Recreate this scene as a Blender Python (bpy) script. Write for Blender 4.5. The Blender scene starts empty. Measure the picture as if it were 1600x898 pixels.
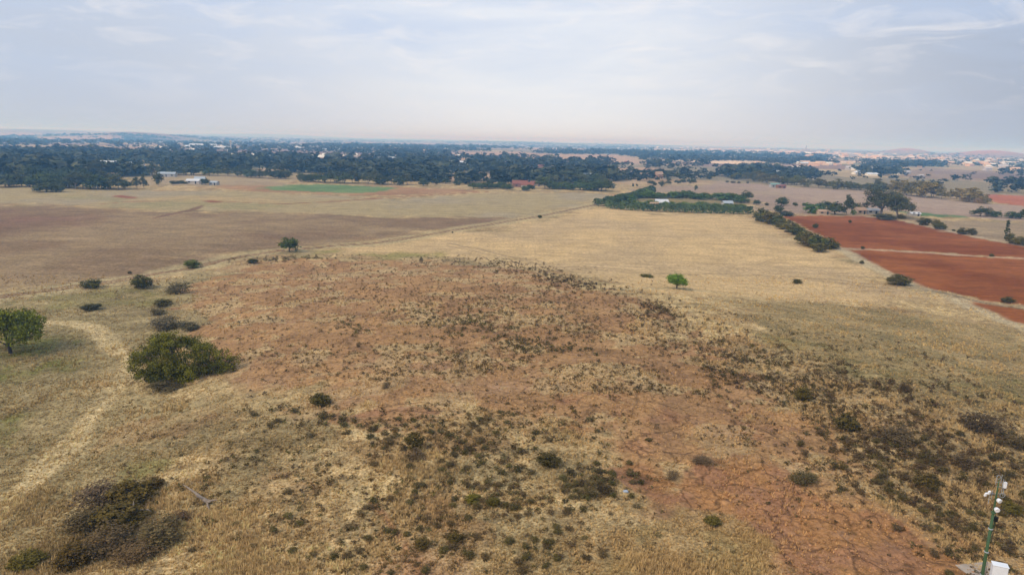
import bpy, math, random
import numpy as np
from mathutils import Matrix, Vector

# ------------------------------------------------------------------ camera, sky, sun, exposure
sc = bpy.context.scene
COL = sc.collection
CAMZ = 40.0
F = 1101.0                       # focal length in pixels of a 1600 px wide frame
PITCH = math.radians(11.8)
ROLL = math.radians(1.26)
cam_d = bpy.data.cameras.new("camera")
cam_d.sensor_width = 36.0
cam_d.lens = 36.0 * F / 1600.0
cam_d.clip_start = 0.5
cam_d.clip_end = 60000.0
cam = bpy.data.objects.new("camera", cam_d)
COL.objects.link(cam)
MCAM = Matrix.Rotation(math.radians(90) - PITCH, 4, 'X') @ Matrix.Rotation(ROLL, 4, 'Z')
MCAM.translation = Vector((0, 0, CAMZ))
cam.matrix_world = MCAM
sc.camera = cam
R = np.array(MCAM.to_3x3())

SUN_EL, SUN_AZ = math.radians(42), math.radians(232)     # azimuth: clockwise from +Y
world = bpy.data.worlds.new("World")
sc.world = world
world.use_nodes = True
nt = world.node_tree
nt.nodes.clear()
def N(tree, typ, **kw):
    n = tree.nodes.new(typ)
    for k, v in kw.items():
        setattr(n, k, v)
    return n
def L(tree, a, b):
    tree.links.new(a, b)
def val(tree, sock, v):
    if isinstance(v, bpy.types.NodeSocket):
        tree.links.new(v, sock)
    else:
        sock.default_value = v
def math_(tree, op, a, b=None, clamp=False):
    n = N(tree, 'ShaderNodeMath', operation=op, use_clamp=clamp)
    val(tree, n.inputs[0], a)
    if b is not None:
        val(tree, n.inputs[1], b)
    return n.outputs[0]
def mix_(tree, fac, a, b, blend='MIX'):
    n = N(tree, 'ShaderNodeMix', data_type='RGBA', blend_type=blend)
    val(tree, n.inputs[0], fac)
    for s, v in ((n.inputs[6], a), (n.inputs[7], b)):
        if isinstance(v, (tuple, list)):
            s.default_value = (v[0], v[1], v[2], 1)
        else:
            tree.links.new(v, s)
    return n.outputs[2]
def ramp_(tree, fac, stops, interp='LINEAR'):
    n = N(tree, 'ShaderNodeValToRGB')
    r = n.color_ramp
    r.interpolation = interp
    while len(r.elements) < len(stops):
        r.elements.new(0.5)
    for e, (p, c) in zip(r.elements, stops):
        e.position = p
        e.color = (c[0], c[1], c[2], 1) if isinstance(c, (tuple, list)) else (c, c, c, 1)
    val(tree, n.inputs[0], fac)
    return n.outputs[0]
def noise_(tree, vec, scale, detail=4, rough=0.55, dist=0.0):
    n = N(tree, 'ShaderNodeTexNoise')
    n.inputs['Scale'].default_value = scale
    n.inputs['Detail'].default_value = detail
    n.inputs['Roughness'].default_value = rough
    n.inputs['Distortion'].default_value = dist
    if vec is not None:
        tree.links.new(vec, n.inputs['Vector'])
    return n.outputs[0]
def vmul_(tree, vec, s, add=(0, 0, 0)):
    n = N(tree, 'ShaderNodeVectorMath', operation='MULTIPLY_ADD')
    tree.links.new(vec, n.inputs[0])
    n.inputs[1].default_value = s
    n.inputs[2].default_value = add
    return n.outputs[0]
def srgb(r, g, b, k=1.0):
    f = lambda c: (c / 255 / 12.92) if c / 255 <= 0.04045 else ((c / 255 + 0.055) / 1.055) ** 2.4
    return (f(r) * k, f(g) * k, f(b) * k)

SKYK = 10.0          # sky colours below are written for a Background strength of 0.1
def sky():
    t = nt
    tc = N(t, 'ShaderNodeTexCoord')
    d = tc.outputs['Generated']
    sep = N(t, 'ShaderNodeSeparateXYZ')
    L(t, d, sep.inputs[0])
    X, Y, Z = sep.outputs
    st = N(t, 'ShaderNodeTexSky', sky_type='NISHITA')
    st.sun_disc = False
    st.sun_elevation = SUN_EL
    st.sun_rotation = SUN_AZ
    st.air_density = 1.3
    st.dust_density = 2.0
    # thin high cloud sheet over the whole sky: tone by elevation, then streaks of lighter and greyer cloud
    el = math_(t, 'MAXIMUM', Z, 0.0)
    base = ramp_(t, el, [(0.0, srgb(218, 216, 220, SKYK)), (0.06, srgb(216, 218, 226, SKYK)),
                         (0.15, srgb(210, 218, 234, SKYK)), (0.35, srgb(200, 214, 236, SKYK)), (1.0, srgb(200, 212, 232, SKYK))])
    # a brighter creamy part of the sheet ahead
    def lobe(dx, dz, sx, sz):
        a = math_(t, 'DIVIDE', math_(t, 'SUBTRACT', math_(t, 'ARCTAN2', X, Y), dx), sx)
        b = math_(t, 'DIVIDE', math_(t, 'SUBTRACT', Z, dz), sz)
        q = math_(t, 'ADD', math_(t, 'MULTIPLY', a, a), math_(t, 'MULTIPLY', b, b))
        return math_(t, 'POWER', 2.718, math_(t, 'MULTIPLY', q, -1.0))
    c = mix_(t, math_(t, 'MULTIPLY', lobe(0.04, 0.06, 0.30, 0.18), 0.9), base, srgb(233, 235, 239, SKYK))
    # greyer blue cloud bank to the right and low
    c = mix_(t, math_(t, 'MULTIPLY', lobe(0.70, 0.08, 0.36, 0.30), 0.85), c, srgb(144, 155, 178, SKYK))
    c = mix_(t, math_(t, 'MULTIPLY', lobe(-0.62, 0.06, 0.40, 0.20), 0.75), c, srgb(170, 182, 204, SKYK))
    # streaks
    v1 = N(t, 'ShaderNodeCombineXYZ')
    L(t, math_(t, 'MULTIPLY', math_(t, 'ARCTAN2', X, Y), 2.2), v1.inputs[0])
    L(t, math_(t, 'MULTIPLY', Z, 13.0), v1.inputs[1])
    n1 = noise_(t, v1.outputs[0], 1.1, 7, 0.56, 0.5)
    n2 = noise_(t, vmul_(t, v1.outputs[0], (1.4, 1.0, 1.0), (7.3, 1.9, 0)), 3.0, 6, 0.6, 0.8)
    fade = math_(t, 'MULTIPLY', math_(t, 'SUBTRACT', Z, 0.015), 9.0, True)
    g = ramp_(t, n1, [(0.42, 0.0), (0.60, 1.0)])
    c = mix_(t, math_(t, 'MULTIPLY', math_(t, 'MULTIPLY', g, fade), 0.55), c, srgb(182, 198, 226, SKYK))
    w = ramp_(t, n2, [(0.50, 0.0), (0.68, 1.0)])
    c = mix_(t, math_(t, 'MULTIPLY', math_(t, 'MULTIPLY', w, fade), 0.40), c, srgb(240, 235, 234, SKYK))
    c = mix_(t, 0.06, c, st.outputs[0])
    bg = N(t, 'ShaderNodeBackground')
    bg.inputs[1].default_value = 0.1
    L(t, c, bg.inputs[0])
    out = N(t, 'ShaderNodeOutputWorld')
    L(t, bg.outputs[0], out.inputs[0])
sky()

sun_d = bpy.data.lights.new("sun", 'SUN')
sun_d.energy = 2.1
sun_d.angle = math.radians(16)
sun_d.color = (1.0, 0.88, 0.75)
sun = bpy.data.objects.new("sun", sun_d)
COL.objects.link(sun)
sd = Vector((math.sin(SUN_AZ) * math.cos(SUN_EL), math.cos(SUN_AZ) * math.cos(SUN_EL), math.sin(SUN_EL)))
sun.rotation_euler = sd.to_track_quat('Z', 'Y').to_euler()
sun.location = (0, 0, 200)
sc.view_settings.view_transform = 'Standard'
sc.view_settings.look = 'None'
sc.view_settings.exposure = 0.22
sc.view_settings.gamma = 1.0
sc.view_settings.use_curve_mapping = False
sc.cycles.max_bounces = 4
sc.cycles.diffuse_bounces = 2
sc.cycles.transparent_max_bounces = 4
sc.cycles.volume_bounces = 2
HAZE_DENSITY = 2.7e-4

# ------------------------------------------------------------------ numeric helpers
def _hash(ix, iy, seed):
    h = (ix.astype(np.int64) * 374761393 + iy.astype(np.int64) * 668265263 + seed * 1442695041) & 0xffffffff
    h = ((h ^ (h >> 13)) * 1274126177) & 0xffffffff
    h = h ^ (h >> 16)
    return (h & 0xffff) / 65535.0
def vnoise(x, y, seed=0):
    ix = np.floor(x); iy = np.floor(y)
    fx = x - ix; fy = y - iy
    fx = fx * fx * (3 - 2 * fx); fy = fy * fy * (3 - 2 * fy)
    a = _hash(ix, iy, seed); b = _hash(ix + 1, iy, seed)
    c = _hash(ix, iy + 1, seed); d = _hash(ix + 1, iy + 1, seed)
    return (a * (1 - fx) + b * fx) * (1 - fy) + (c * (1 - fx) + d * fx) * fy
def fbm(x, y, size, octv=4, seed=0, gain=0.5):
    s = 0; a = 1; tot = 0; f = 1.0 / size
    for i in range(octv):
        s = s + a * vnoise(x * f + 17.3 * i, y * f - 9.1 * i, seed + i)
        tot += a; a *= gain; f *= 2.03
    return s / tot
def sstep(a, b, v):
    t = np.clip((v - a) / (b - a), 0, 1)
    return t * t * (3 - 2 * t)

def knoll_q(x, y):
    return ((x - 12) / 78) ** 2 + ((y - 92) / 112) ** 2
BUMPS = []   # far hills: x, y, rx, ry, h
def height(x, y):
    x = np.asarray(x, float); y = np.asarray(y, float)
    r = np.hypot(x, y)
    h = 8.0 * np.exp(-knoll_q(x, y) ** 1.5)
    h = h - 3.0 * np.exp(-(((x + 75) / 45) ** 2 + ((y - 60) / 70) ** 2))
    near = 1 - sstep(180, 420, r)
    h = h + near * ((fbm(x, y, 14, 3, 5) - 0.5) * 1.5 + (fbm(x, y, 2.6, 3, 11) - 0.5) * 0.42)
    h = h + sstep(1400, 4500, r) * (fbm(x, y, 2600, 3, 21) - 0.56) * 34
    for bx, by, rx, ry, bh in BUMPS:
        h = h + bh * np.exp(-((x - bx) / rx) ** 2 - ((y - by) / ry) ** 2)
    return h
def ray(px, py):
    px = np.asarray(px, float); py = np.asarray(py, float)
    v = np.stack([(px - 800) / F, -(py - 449) / F, -np.ones_like(px)], -1)
    v = v @ R.T
    return v / np.linalg.norm(v, axis=-1, keepdims=True)
TS = np.geomspace(18, 24000, 420)
def ground_at(px, py):
    """world points on the terrain seen at photo pixels; NaN where the ray leaves the land"""
    px = np.atleast_1d(np.asarray(px, float)); py = np.atleast_1d(np.asarray(py, float))
    out = np.full((len(px), 3), np.nan)
    for s in range(0, len(px), 4000):
        d = ray(px[s:s + 4000], py[s:s + 4000])
        t0 = np.zeros(len(d)); t1 = np.zeros(len(d)); hit = np.zeros(len(d), bool)
        prev = 1.0
        for t in TS:
            a = ~hit
            if not a.any(): break
            p = d[a] * t
            z = CAMZ + p[:, 2] - height(p[:, 0], p[:, 1])
            idx = np.where(a)[0][z <= 0]
            t0[idx] = prev; t1[idx] = t; hit[idx] = True
            prev = t
        idx = np.where(hit)[0]
        for _ in range(14):
            tm = (t0[idx] + t1[idx]) / 2
            p = d[idx] * tm[:, None]
            below = CAMZ + p[:, 2] - height(p[:, 0], p[:, 1]) <= 0
            t1[idx] = np.where(below, tm, t1[idx]); t0[idx] = np.where(below, t0[idx], tm)
        p = d[idx] * t1[idx][:, None]
        p[:, 2] = height(p[:, 0], p[:, 1])
        out[s + idx] = p
    return out
def pt(px, py):
    return ground_at([px], [py])[0]
def flat_at(px, py):
    """plan position for region outlines (a low horizon guard keeps far corners on the land)"""
    d = ray(px, py)
    t = np.where(d[:, 2] < -0.0024, -CAMZ / np.minimum(d[:, 2], -1e-6), 17000)
    return d[:, :2] * np.minimum(t, 17000)[:, None]
def poly_w(P):
    P = np.array(P, float)
    g = ground_at(P[:, 0], P[:, 1])
    fl = flat_at(P[:, 0], P[:, 1])
    bad = np.isnan(g[:, 0])
    g[bad, :2] = fl[bad]
    return g[:, :2]
def sd_poly(x, y, P):
    d = np.full(x.shape, 1e18); inside = np.zeros(x.shape, bool)
    n = len(P)
    for i in range(n):
        ax, ay = P[i]; bx, by = P[(i + 1) % n]
        ex, ey = bx - ax, by - ay
        t = np.clip(((x - ax) * ex + (y - ay) * ey) / (ex * ex + ey * ey + 1e-9), 0, 1)
        d = np.minimum(d, (x - ax - ex * t) ** 2 + (y - ay - ey * t) ** 2)
        c = ((ay > y) != (by > y)) & (x < (bx - ax) * (y - ay) / ((by - ay) + 1e-12) + ax)
        inside ^= c
    d = np.sqrt(d)
    return np.where(inside, -d, d)
def d_line(x, y, P):
    d = np.full(x.shape, 1e18)
    for i in range(len(P) - 1):
        ax, ay = P[i]; bx, by = P[i + 1]
        ex, ey = bx - ax, by - ay
        t = np.clip(((x - ax) * ex + (y - ay) * ey) / (ex * ex + ey * ey + 1e-9), 0, 1)
        d = np.minimum(d, (x - ax - ex * t) ** 2 + (y - ay - ey * t) ** 2)
    return np.sqrt(d)

# far low hills on the skyline (photo column, distance, half width m, height)
for px, dist, rx, hh in ((215, 5200, 380, 44), (60, 9000, 1500, 44), (420, 16000, 1300, 52), (800, 8500, 900, 30), (980, 9500, 900, 18),
                         (1412, 6000, 170, 43), (1540, 5200, 220, 40), (1260, 6800, 500, 16), (1240, 8200, 1500, 16)):
    d = ray([px], [300])[0]; d = d[:2] / np.hypot(d[0], d[1])
    BUMPS.append((d[0] * dist, d[1] * dist, rx, rx * 1.3, hh))

# ------------------------------------------------------------------ what covers the ground (surface colours plus painted town and hill sunlight, in world metres)
K = 0.78
def C(r, g, b, k=1.0):
    return np.array(srgb(r, g, b, K * k))
STRAW = C(200, 170, 120); STRAW2 = C(220, 190, 136); STRAWD = C(142, 118, 80)
MAUVE = C(146, 119, 90); MAUVE2 = C(138, 107, 82)
ROCK = C(192, 148, 100); ROCK2 = C(176, 134, 92); ORANGE = C(190, 138, 88); ORANGE2 = C(176, 128, 92)
RED = C(142, 78, 34); RED2 = C(162, 96, 50)
OLIVE = C(128, 118, 74); GREEN = C(112, 116, 44); GREYG = C(138, 126, 100)
DIRT = C(170, 132, 98); VERGE = C(200, 180, 132)
CROP = C(112, 138, 84)
PINKF = C(178, 150, 132)

TRACK = [(-420, 540), (-120, 488), (0, 463), (120, 447), (200, 436), (290, 421), (350, 406), (430, 392), (520, 384), (590, 379), (660, 368), (760, 352), (843, 338), (900, 326), (936, 319)]
REG = [
    # kind, polygon (photo pixels), colour A, colour B, edge m, warp m, blotch size m, strength, rockmask, ploughmask
    ('mauve', [(-500, 322), (0, 318), (130, 322), (260, 330), (400, 333), (560, 337), (700, 342), (835, 340), (760, 352), (660, 366), (590, 377), (520, 382), (430, 389), (350, 402), (290, 417), (200, 432), (120, 443), (0, 459), (-120, 480), (-420, 530), (-900, 500)], MAUVE, C(164, 138, 103), 8, 10, 30, .88, 0, .3),
    ('maroon', [(-300, 340), (0, 334), (100, 338), (185, 346), (160, 353), (60, 360), (0, 368), (-300, 380)], MAUVE2, C(150, 112, 92), 14, 14, 20, .8, 0, .3),
    ('oblong', [(606, 349), (636, 341), (700, 339), (792, 341), (800, 346), (760, 356), (700, 359), (640, 355)], MAUVE2, MAUVE, 3, 5, 14, .75, 0, .5),
    ('band', [(380, 366), (520, 362), (640, 372), (560, 376), (430, 378)], MAUVE2, MAUVE, 8, 8, 14, .6, 0, 0),
    ('leftstraw', [(-500, 296), (0, 292), (240, 298), (420, 300), (620, 312), (760, 302), (940, 302), (960, 306), (900, 322), (835, 338), (700, 341), (560, 336), (400, 332), (260, 329), (130, 321), (0, 317), (-500, 321)], C(184, 163, 118), C(178, 160, 126), 5, 8, 60, .95, 0, .2),
    ('olivestrip', [(60, 303), (300, 306), (450, 312), (420, 322), (200, 322), (60, 314)], C(168, 154, 106), STRAW, 12, 20, 40, .7, 0, 0),
    ('redearth', [(330, 291), (410, 287), (470, 289), (620, 292), (760, 299), (720, 301), (600, 306), (420, 300), (340, 296)], C(168, 122, 88), C(182, 140, 100), 4, 8, 30, .85, 0, .4),
    ('crop', [(408, 294), (440, 289), (500, 288), (580, 291), (622, 294), (600, 299), (560, 302), (490, 300), (430, 297)], CROP, C(128, 148, 92), 4, 4, 20, 1, 0, .2),
    ('centre', [(936, 320), (1000, 332), (1180, 338), (1215, 352), (1245, 378), (1300, 392), (1400, 440), (1470, 465), (1420, 472), (1300, 470), (1180, 462), (1090, 462), (960, 446), (820, 410), (650, 398), (520, 396), (590, 384), (680, 370), (843, 343)], C(222, 188, 134), C(206, 176, 130), 7, 12, 45, 1, 0, .25),
    ('redA', [(1222, 338), (1280, 337), (1345, 338), (1408, 345), (1470, 359), (1540, 374), (1600, 385), (1780, 417), (1780, 418), (1600, 403), (1480, 395.5), (1400, 391), (1312, 387), (1290, 372), (1250, 352)], RED, RED2, 1.2, 1.5, 22, 1, 0, 1),
    ('redB', [(1315, 389), (1400, 393), (1600, 404.5), (1780, 419), (1900, 470), (1900, 560), (1600, 478), (1500, 461), (1430, 447), (1385, 424), (1345, 405)], RED, RED2, 1.2, 1.5, 22, 1, 0, 1),
    ('redC', [(1482, 463), (1540, 470), (1600, 483), (1900, 570), (1900, 640), (1600, 509), (1570, 496), (1520, 479)], RED, RED2, 1.0, 1.5, 16, 1, 0, 1),
    ('rightfieldA', [(1410, 341), (1600, 349), (1900, 360), (1900, 420), (1600, 384), (1500, 366)], C(178, 154, 118), C(168, 144, 112), 3, 5, 40, 1, 0, .3),
    ('cropR', [(1400, 331), (1430, 328), (1520, 336), (1516, 340), (1440, 338)], C(100, 128, 76), C(110, 136, 84), 3, 3, 20, 1, 0, .2),
    ('stub', [(1130, 284), (1200, 290), (1380, 301), (1540, 318), (1700, 326), (1900, 345), (1600, 345), (1420, 330), (1220, 327), (1180, 310), (1100, 292)], C(186, 160, 134), C(178, 150, 128), 4, 8, 80, 1, 0, .3),
    ('yard', [(950, 325), (1170, 331), (1160, 306), (1010, 305)], C(150, 132, 92), C(120, 116, 74), 4, 4, 12, .8, 0, 0),
    ('pasture', [(960, 306), (1030, 290), (1160, 290), (1290, 318), (1400, 330), (1345, 335), (1222, 335), (1180, 324), (1170, 304), (1030, 300)], C(182, 158, 128), C(172, 146, 124), 4, 8, 60, .9, 0, .2),
    ('orangeF', [(1545, 303), (1600, 306), (1900, 314), (1900, 335), (1600, 322), (1560, 317), (1536, 312)], C(196, 122, 88), C(186, 112, 80), 3, 3, 30, 1, 0, .6),
    ('sandA', [(1100, 288), (960, 288), (955, 281), (1060, 280), (1120, 283)], C(196, 158, 118), C(206, 176, 136), 8, 10, 30, .8, 0, 0),
    ('clrA', [(90, 273), (110, 266), (230, 262), (240, 268), (180, 274)], C(196, 172, 140), C(186, 160, 132), 8, 10, 30, 1, 0, 0),
    ('clrB', [(505, 258), (525, 251), (560, 252), (558, 258), (530, 262)], C(206, 178, 142), C(196, 166, 132), 8, 10, 30, 1, 0, 0),
    ('clrC', [(690, 276), (700, 273), (760, 277), (800, 284), (740, 284)], C(204, 178, 140), C(194, 166, 132), 8, 10, 30, 1, 0, 0),
    ('clrD', [(230, 268), (440, 276), (450, 290), (300, 290), (220, 290)], C(184, 160, 122), C(176, 152, 118), 6, 10, 40, .9, 0, .2),
    ('brownR', [(1440, 262), (1600, 270), (1900, 280), (1900, 292), (1600, 287), (1400, 276)], C(148, 122, 108), C(168, 142, 118), 12, 10, 80, .9, 0, 0),
    # --- near ground
    ('slope', [(-400, 560), (-200, 500), (0, 470), (120, 452), (230, 440), (330, 425), (310, 470), (290, 520), (220, 560), (215, 640), (260, 720), (230, 800), (140, 898), (60, 1100), (-400, 1100)], C(154, 138, 96), C(178, 158, 112), 4, 5, 7, .8, 0, 0),
    ('grn1', [(-100, 545), (60, 520), (120, 522), (118, 545), (40, 560), (-100, 575)], GREEN, OLIVE, 3, 5, 3, .65, 0, 0),
    ('grn2', [(-100, 585), (0, 572), (90, 566), (110, 578), (40, 600), (-100, 640)], GREEN, OLIVE, 3, 5, 3, .7, 0, 0),
    ('grn3', [(-100, 660), (0, 640), (60, 636), (80, 650), (20, 700), (-100, 720)], GREEN, OLIVE, 2.5, 5, 3, .6, 0, 0),
    ('grn4', [(40, 462), (220, 448), (240, 470), (150, 480), (60, 474)], C(140, 132, 70), OLIVE, 3, 5, 3, .55, 0, 0),
    ('grn5', [(160, 760), (240, 715), (270, 722), (230, 760)], GREEN, OLIVE, 2, 3, 2, .5, 0, 0),
    ('crestgrn', [(480, 402), (540, 391), (640, 394), (690, 400), (620, 404)], C(158, 148, 84), STRAW, 5, 6, 8, .8, 0, 0),
    ('rightolive', [(1180, 480), (1300, 480), (1450, 490), (1540, 510), (1700, 560), (1900, 640), (1900, 720), (1600, 650), (1400, 590), (1200, 530)], C(150, 132, 88), C(176, 152, 104), 8, 10, 9, .75, 0, 0),
    ('rightgrn', [(1190, 540), (1180, 520), (1330, 570), (1500, 600), (1640, 620), (1640, 660), (1500, 635), (1340, 600)], C(120, 112, 66), C(150, 132, 88), 3, 9, 3, .6, 0, 0),
    ('scrubsoil', [(1060, 520), (1200, 560), (1400, 600), (1600, 640), (1800, 700), (1800, 800), (1600, 800), (1440, 790), (1330, 740), (1260, 660), (1150, 590)], C(150, 122, 86), C(178, 150, 106), 6, 7, 4, .45, 0, 0),
    ('rock', [(282, 470), (335, 432), (380, 412), (470, 404), (660, 408), (800, 418), (940, 456), (1060, 486), (1090, 540), (1190, 610), (1270, 680), (1320, 760), (1420, 810), (1480, 860), (1580, 960), (1180, 1000), (1185, 850), (1000, 760), (940, 700), (850, 655), (700, 640), (640, 668), (560, 668), (520, 640), (480, 612), (400, 608), (345, 585), (312, 520)], ROCK, ROCK2, 1.6, 6, 9, .92, .8, 0),
    ('slabs', [(1005, 745), (1130, 735), (1240, 740), (1300, 790), (1400, 812), (1470, 852), (1560, 905), (1640, 1000), (1260, 1000), (1200, 860), (1120, 800), (1040, 790)], ORANGE, ORANGE2, 1.0, 3, 4, .95, 1, 0),
    ('slabs2', [(900, 610), (1080, 640), (1230, 690), (1260, 720), (1100, 740), (980, 720), (950, 660)], ORANGE2, ROCK, 1.2, 4, 5, .8, 1, 0),
    ('slabs3', [(530, 650), (600, 640), (680, 640), (640, 668), (560, 670)], ORANGE2, ROCK2, .7, 1.5, 3, .9, 1, 0),
    ('slabs4', [(330, 560), (520, 560), (760, 570), (900, 600), (700, 640), (560, 620), (400, 600)], C(184, 145, 106), ROCK, 2, 5, 6, .7, .9, 0),
    ('tuftfield', [(1000, 790), (1060, 800), (1120, 812), (1190, 850), (1210, 960), (930, 960), (900, 860)], C(184, 154, 106), C(168, 142, 92), 1.2, 3, 3, .85, 0, 0),
    ('bare', [(560, 960), (600, 880), (650, 862), (700, 880), (720, 960)], C(180, 138, 100), DIRT, 1.2, 2, 3, .7, .2, 0),
]
REG = [(n, poly_w(P), A, B, e, w, bs, st, rk, pl) for (n, P, A, B, e, w, bs, st, rk, pl) in REG]
LINES = [
    # polyline px, half width m, colour, soft m, strength, dist offset m
    (TRACK, 5.0, VERGE, 3.0, .85, 0),
    (TRACK, 0.55, C(146, 108, 80), .6, .9, 1.1),
    ([(-120, 505), (0, 502), (60, 502), (130, 508), (158, 520), (172, 540), (196, 556), (200, 575), (186, 600), (160, 630), (115, 690), (60, 745), (0, 808), (-80, 890)], 1.2, C(220, 194, 142), 1.1, .95, 0),
    ([(185, 570), (215, 600), (330, 612), (400, 625), (440, 660)], 3.0, C(206, 180, 128), 3.5, .5, 0),
    ([(190, 560), (205, 640), (160, 700)], 2.4, C(204, 180, 130), 3.5, .35, 0),
    ([(582, 785), (600, 805), (618, 832), (636, 856), (655, 885), (660, 930)], 0.30, C(172, 128, 90), .3, .9, 0),
    ([(440, 319), (520, 315), (620, 308), (700, 303), (760, 300)], 1.6, C(160, 98, 70), 1.4, .9, 0),
    ([(240, 341), (270, 334), (300, 328), (316, 321)], 1.6, C(128, 92, 72), 1.0, .8, 0),
    ([(150, 320), (200, 315), (330, 314), (440, 319)], .9, C(170, 116, 84), 1.2, .7, 0),
    ([(188, 306), (204, 309)], 4.2, C(158, 86, 58), 2.0, .95, 0),
    ([(322, 314), (338, 316)], 3.6, C(150, 82, 58), 2.0, .95, 0),
    ([(1312, 388), (1345, 406), (1385, 426), (1430, 449), (1490, 463), (1530, 483), (1600, 511), (1800, 590)], 2.4, C(204, 184, 144), 1.6, .9, 0),
    ([(1312, 388), (1400, 392), (1600, 404), (1780, 418)], 1.0, C(206, 178, 146), 1.2, .9, 0),
    ([(1430, 448), (1480, 461), (1600, 480), (1800, 530)], 1.7, C(184, 162, 124), 1.2, .9, 0),
    ([(1440, 452), (1500, 464), (1600, 483), (1800, 535)], .4, C(120, 104, 78), .5, .8, 0),
    ([(1345, 337), (1408, 344), (1470, 358), (1540, 373), (1600, 384), (1780, 416)], 1.5, C(206, 182, 146), 1.4, .8, 0),
    ([(1215, 335), (1345, 337)], 3.2, C(190, 150, 122), 2.0, .7, 0),
    ([(700, 380), (850, 411), (1000, 425), (1150, 428), (1300, 437), (1450, 452)], .35, C(150, 130, 98), .5, .7, 0),
    ([(700, 384), (850, 414), (1000, 428), (1150, 431), (1300, 440), (1400, 452)], .35, C(150, 130, 98), .5, .6, 0),
    ([(940, 450), (1060, 451), (1130, 458), (1200, 476), (1300, 500)], .5, C(206, 186, 140), .8, .6, 0),
    ([(936, 319), (1180, 335), (1222, 337)], 1.2, VERGE, 1.4, .6, 0),
    ([(960, 305), (1030, 302)], 2.0, C(190, 130, 90), 2.0, .8, 0),
]
LINES = [(poly_w(P), w, c, s, st, off) for (P, w, c, s, st, off) in LINES]
CLEAR = [poly_w(P) for P in (
    [(60, 214), (185, 213), (190, 219), (70, 220)], [(-60, 208), (60, 207), (70, 211), (-60, 213)], [(-60, 240), (40, 242), (42, 247), (-60, 248)],
    [(105, 262), (190, 255), (235, 258), (232, 269), (180, 271), (110, 272)], [(185, 232), (216, 231), (218, 238), (195, 240)], [(318, 244), (400, 246), (400, 250), (322, 250)],
    [(700, 239), (810, 237), (850, 242), (800, 247), (710, 245)], [(690, 272), (762, 271), (790, 280), (720, 283)], [(500, 252), (560, 251), (558, 258), (508, 259)],
    [(430, 223.5), (600, 223), (770, 224.5), (770, 226.5), (600, 225.5), (430, 225)], [(800, 231), (900, 232), (1000, 235), (1000, 237), (860, 236)],
    [(790, 240), (960, 242), (1000, 249), (900, 250), (800, 247)], [(800, 266), (900, 264), (905, 270), (810, 273)], [(930, 262), (1010, 262), (1040, 270), (960, 274)],
    [(860, 249), (990, 250), (1000, 255), (880, 254)], [(640, 257), (720, 258), (725, 260), (650, 260)], [(60, 229), (120, 228.5), (130, 230.5), (70, 231)],
    [(820, 265), (870, 264), (880, 269), (830, 270)], [(400, 263), (450, 263), (455, 266), (405, 267)])]
TOWN_SUNLIGHT = [poly_w(P) for P in (
    [(1110, 253), (1200, 251), (1440, 254), (1440, 258), (1200, 258)],
    [(1180, 237), (1320, 240), (1500, 244), (1500, 252), (1260, 247)],
    [(1290, 246), (1420, 247), (1560, 254), (1900, 268), (1900, 262), (1560, 249)],
    [(1010, 233), (1110, 232), (1240, 235), (1240, 238), (1010, 237)])]
HILL_SUNLIGHT = [(b[0], b[1], b[2] * 1.1) for b in BUMPS if b[4] in (43, 40)]

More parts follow.
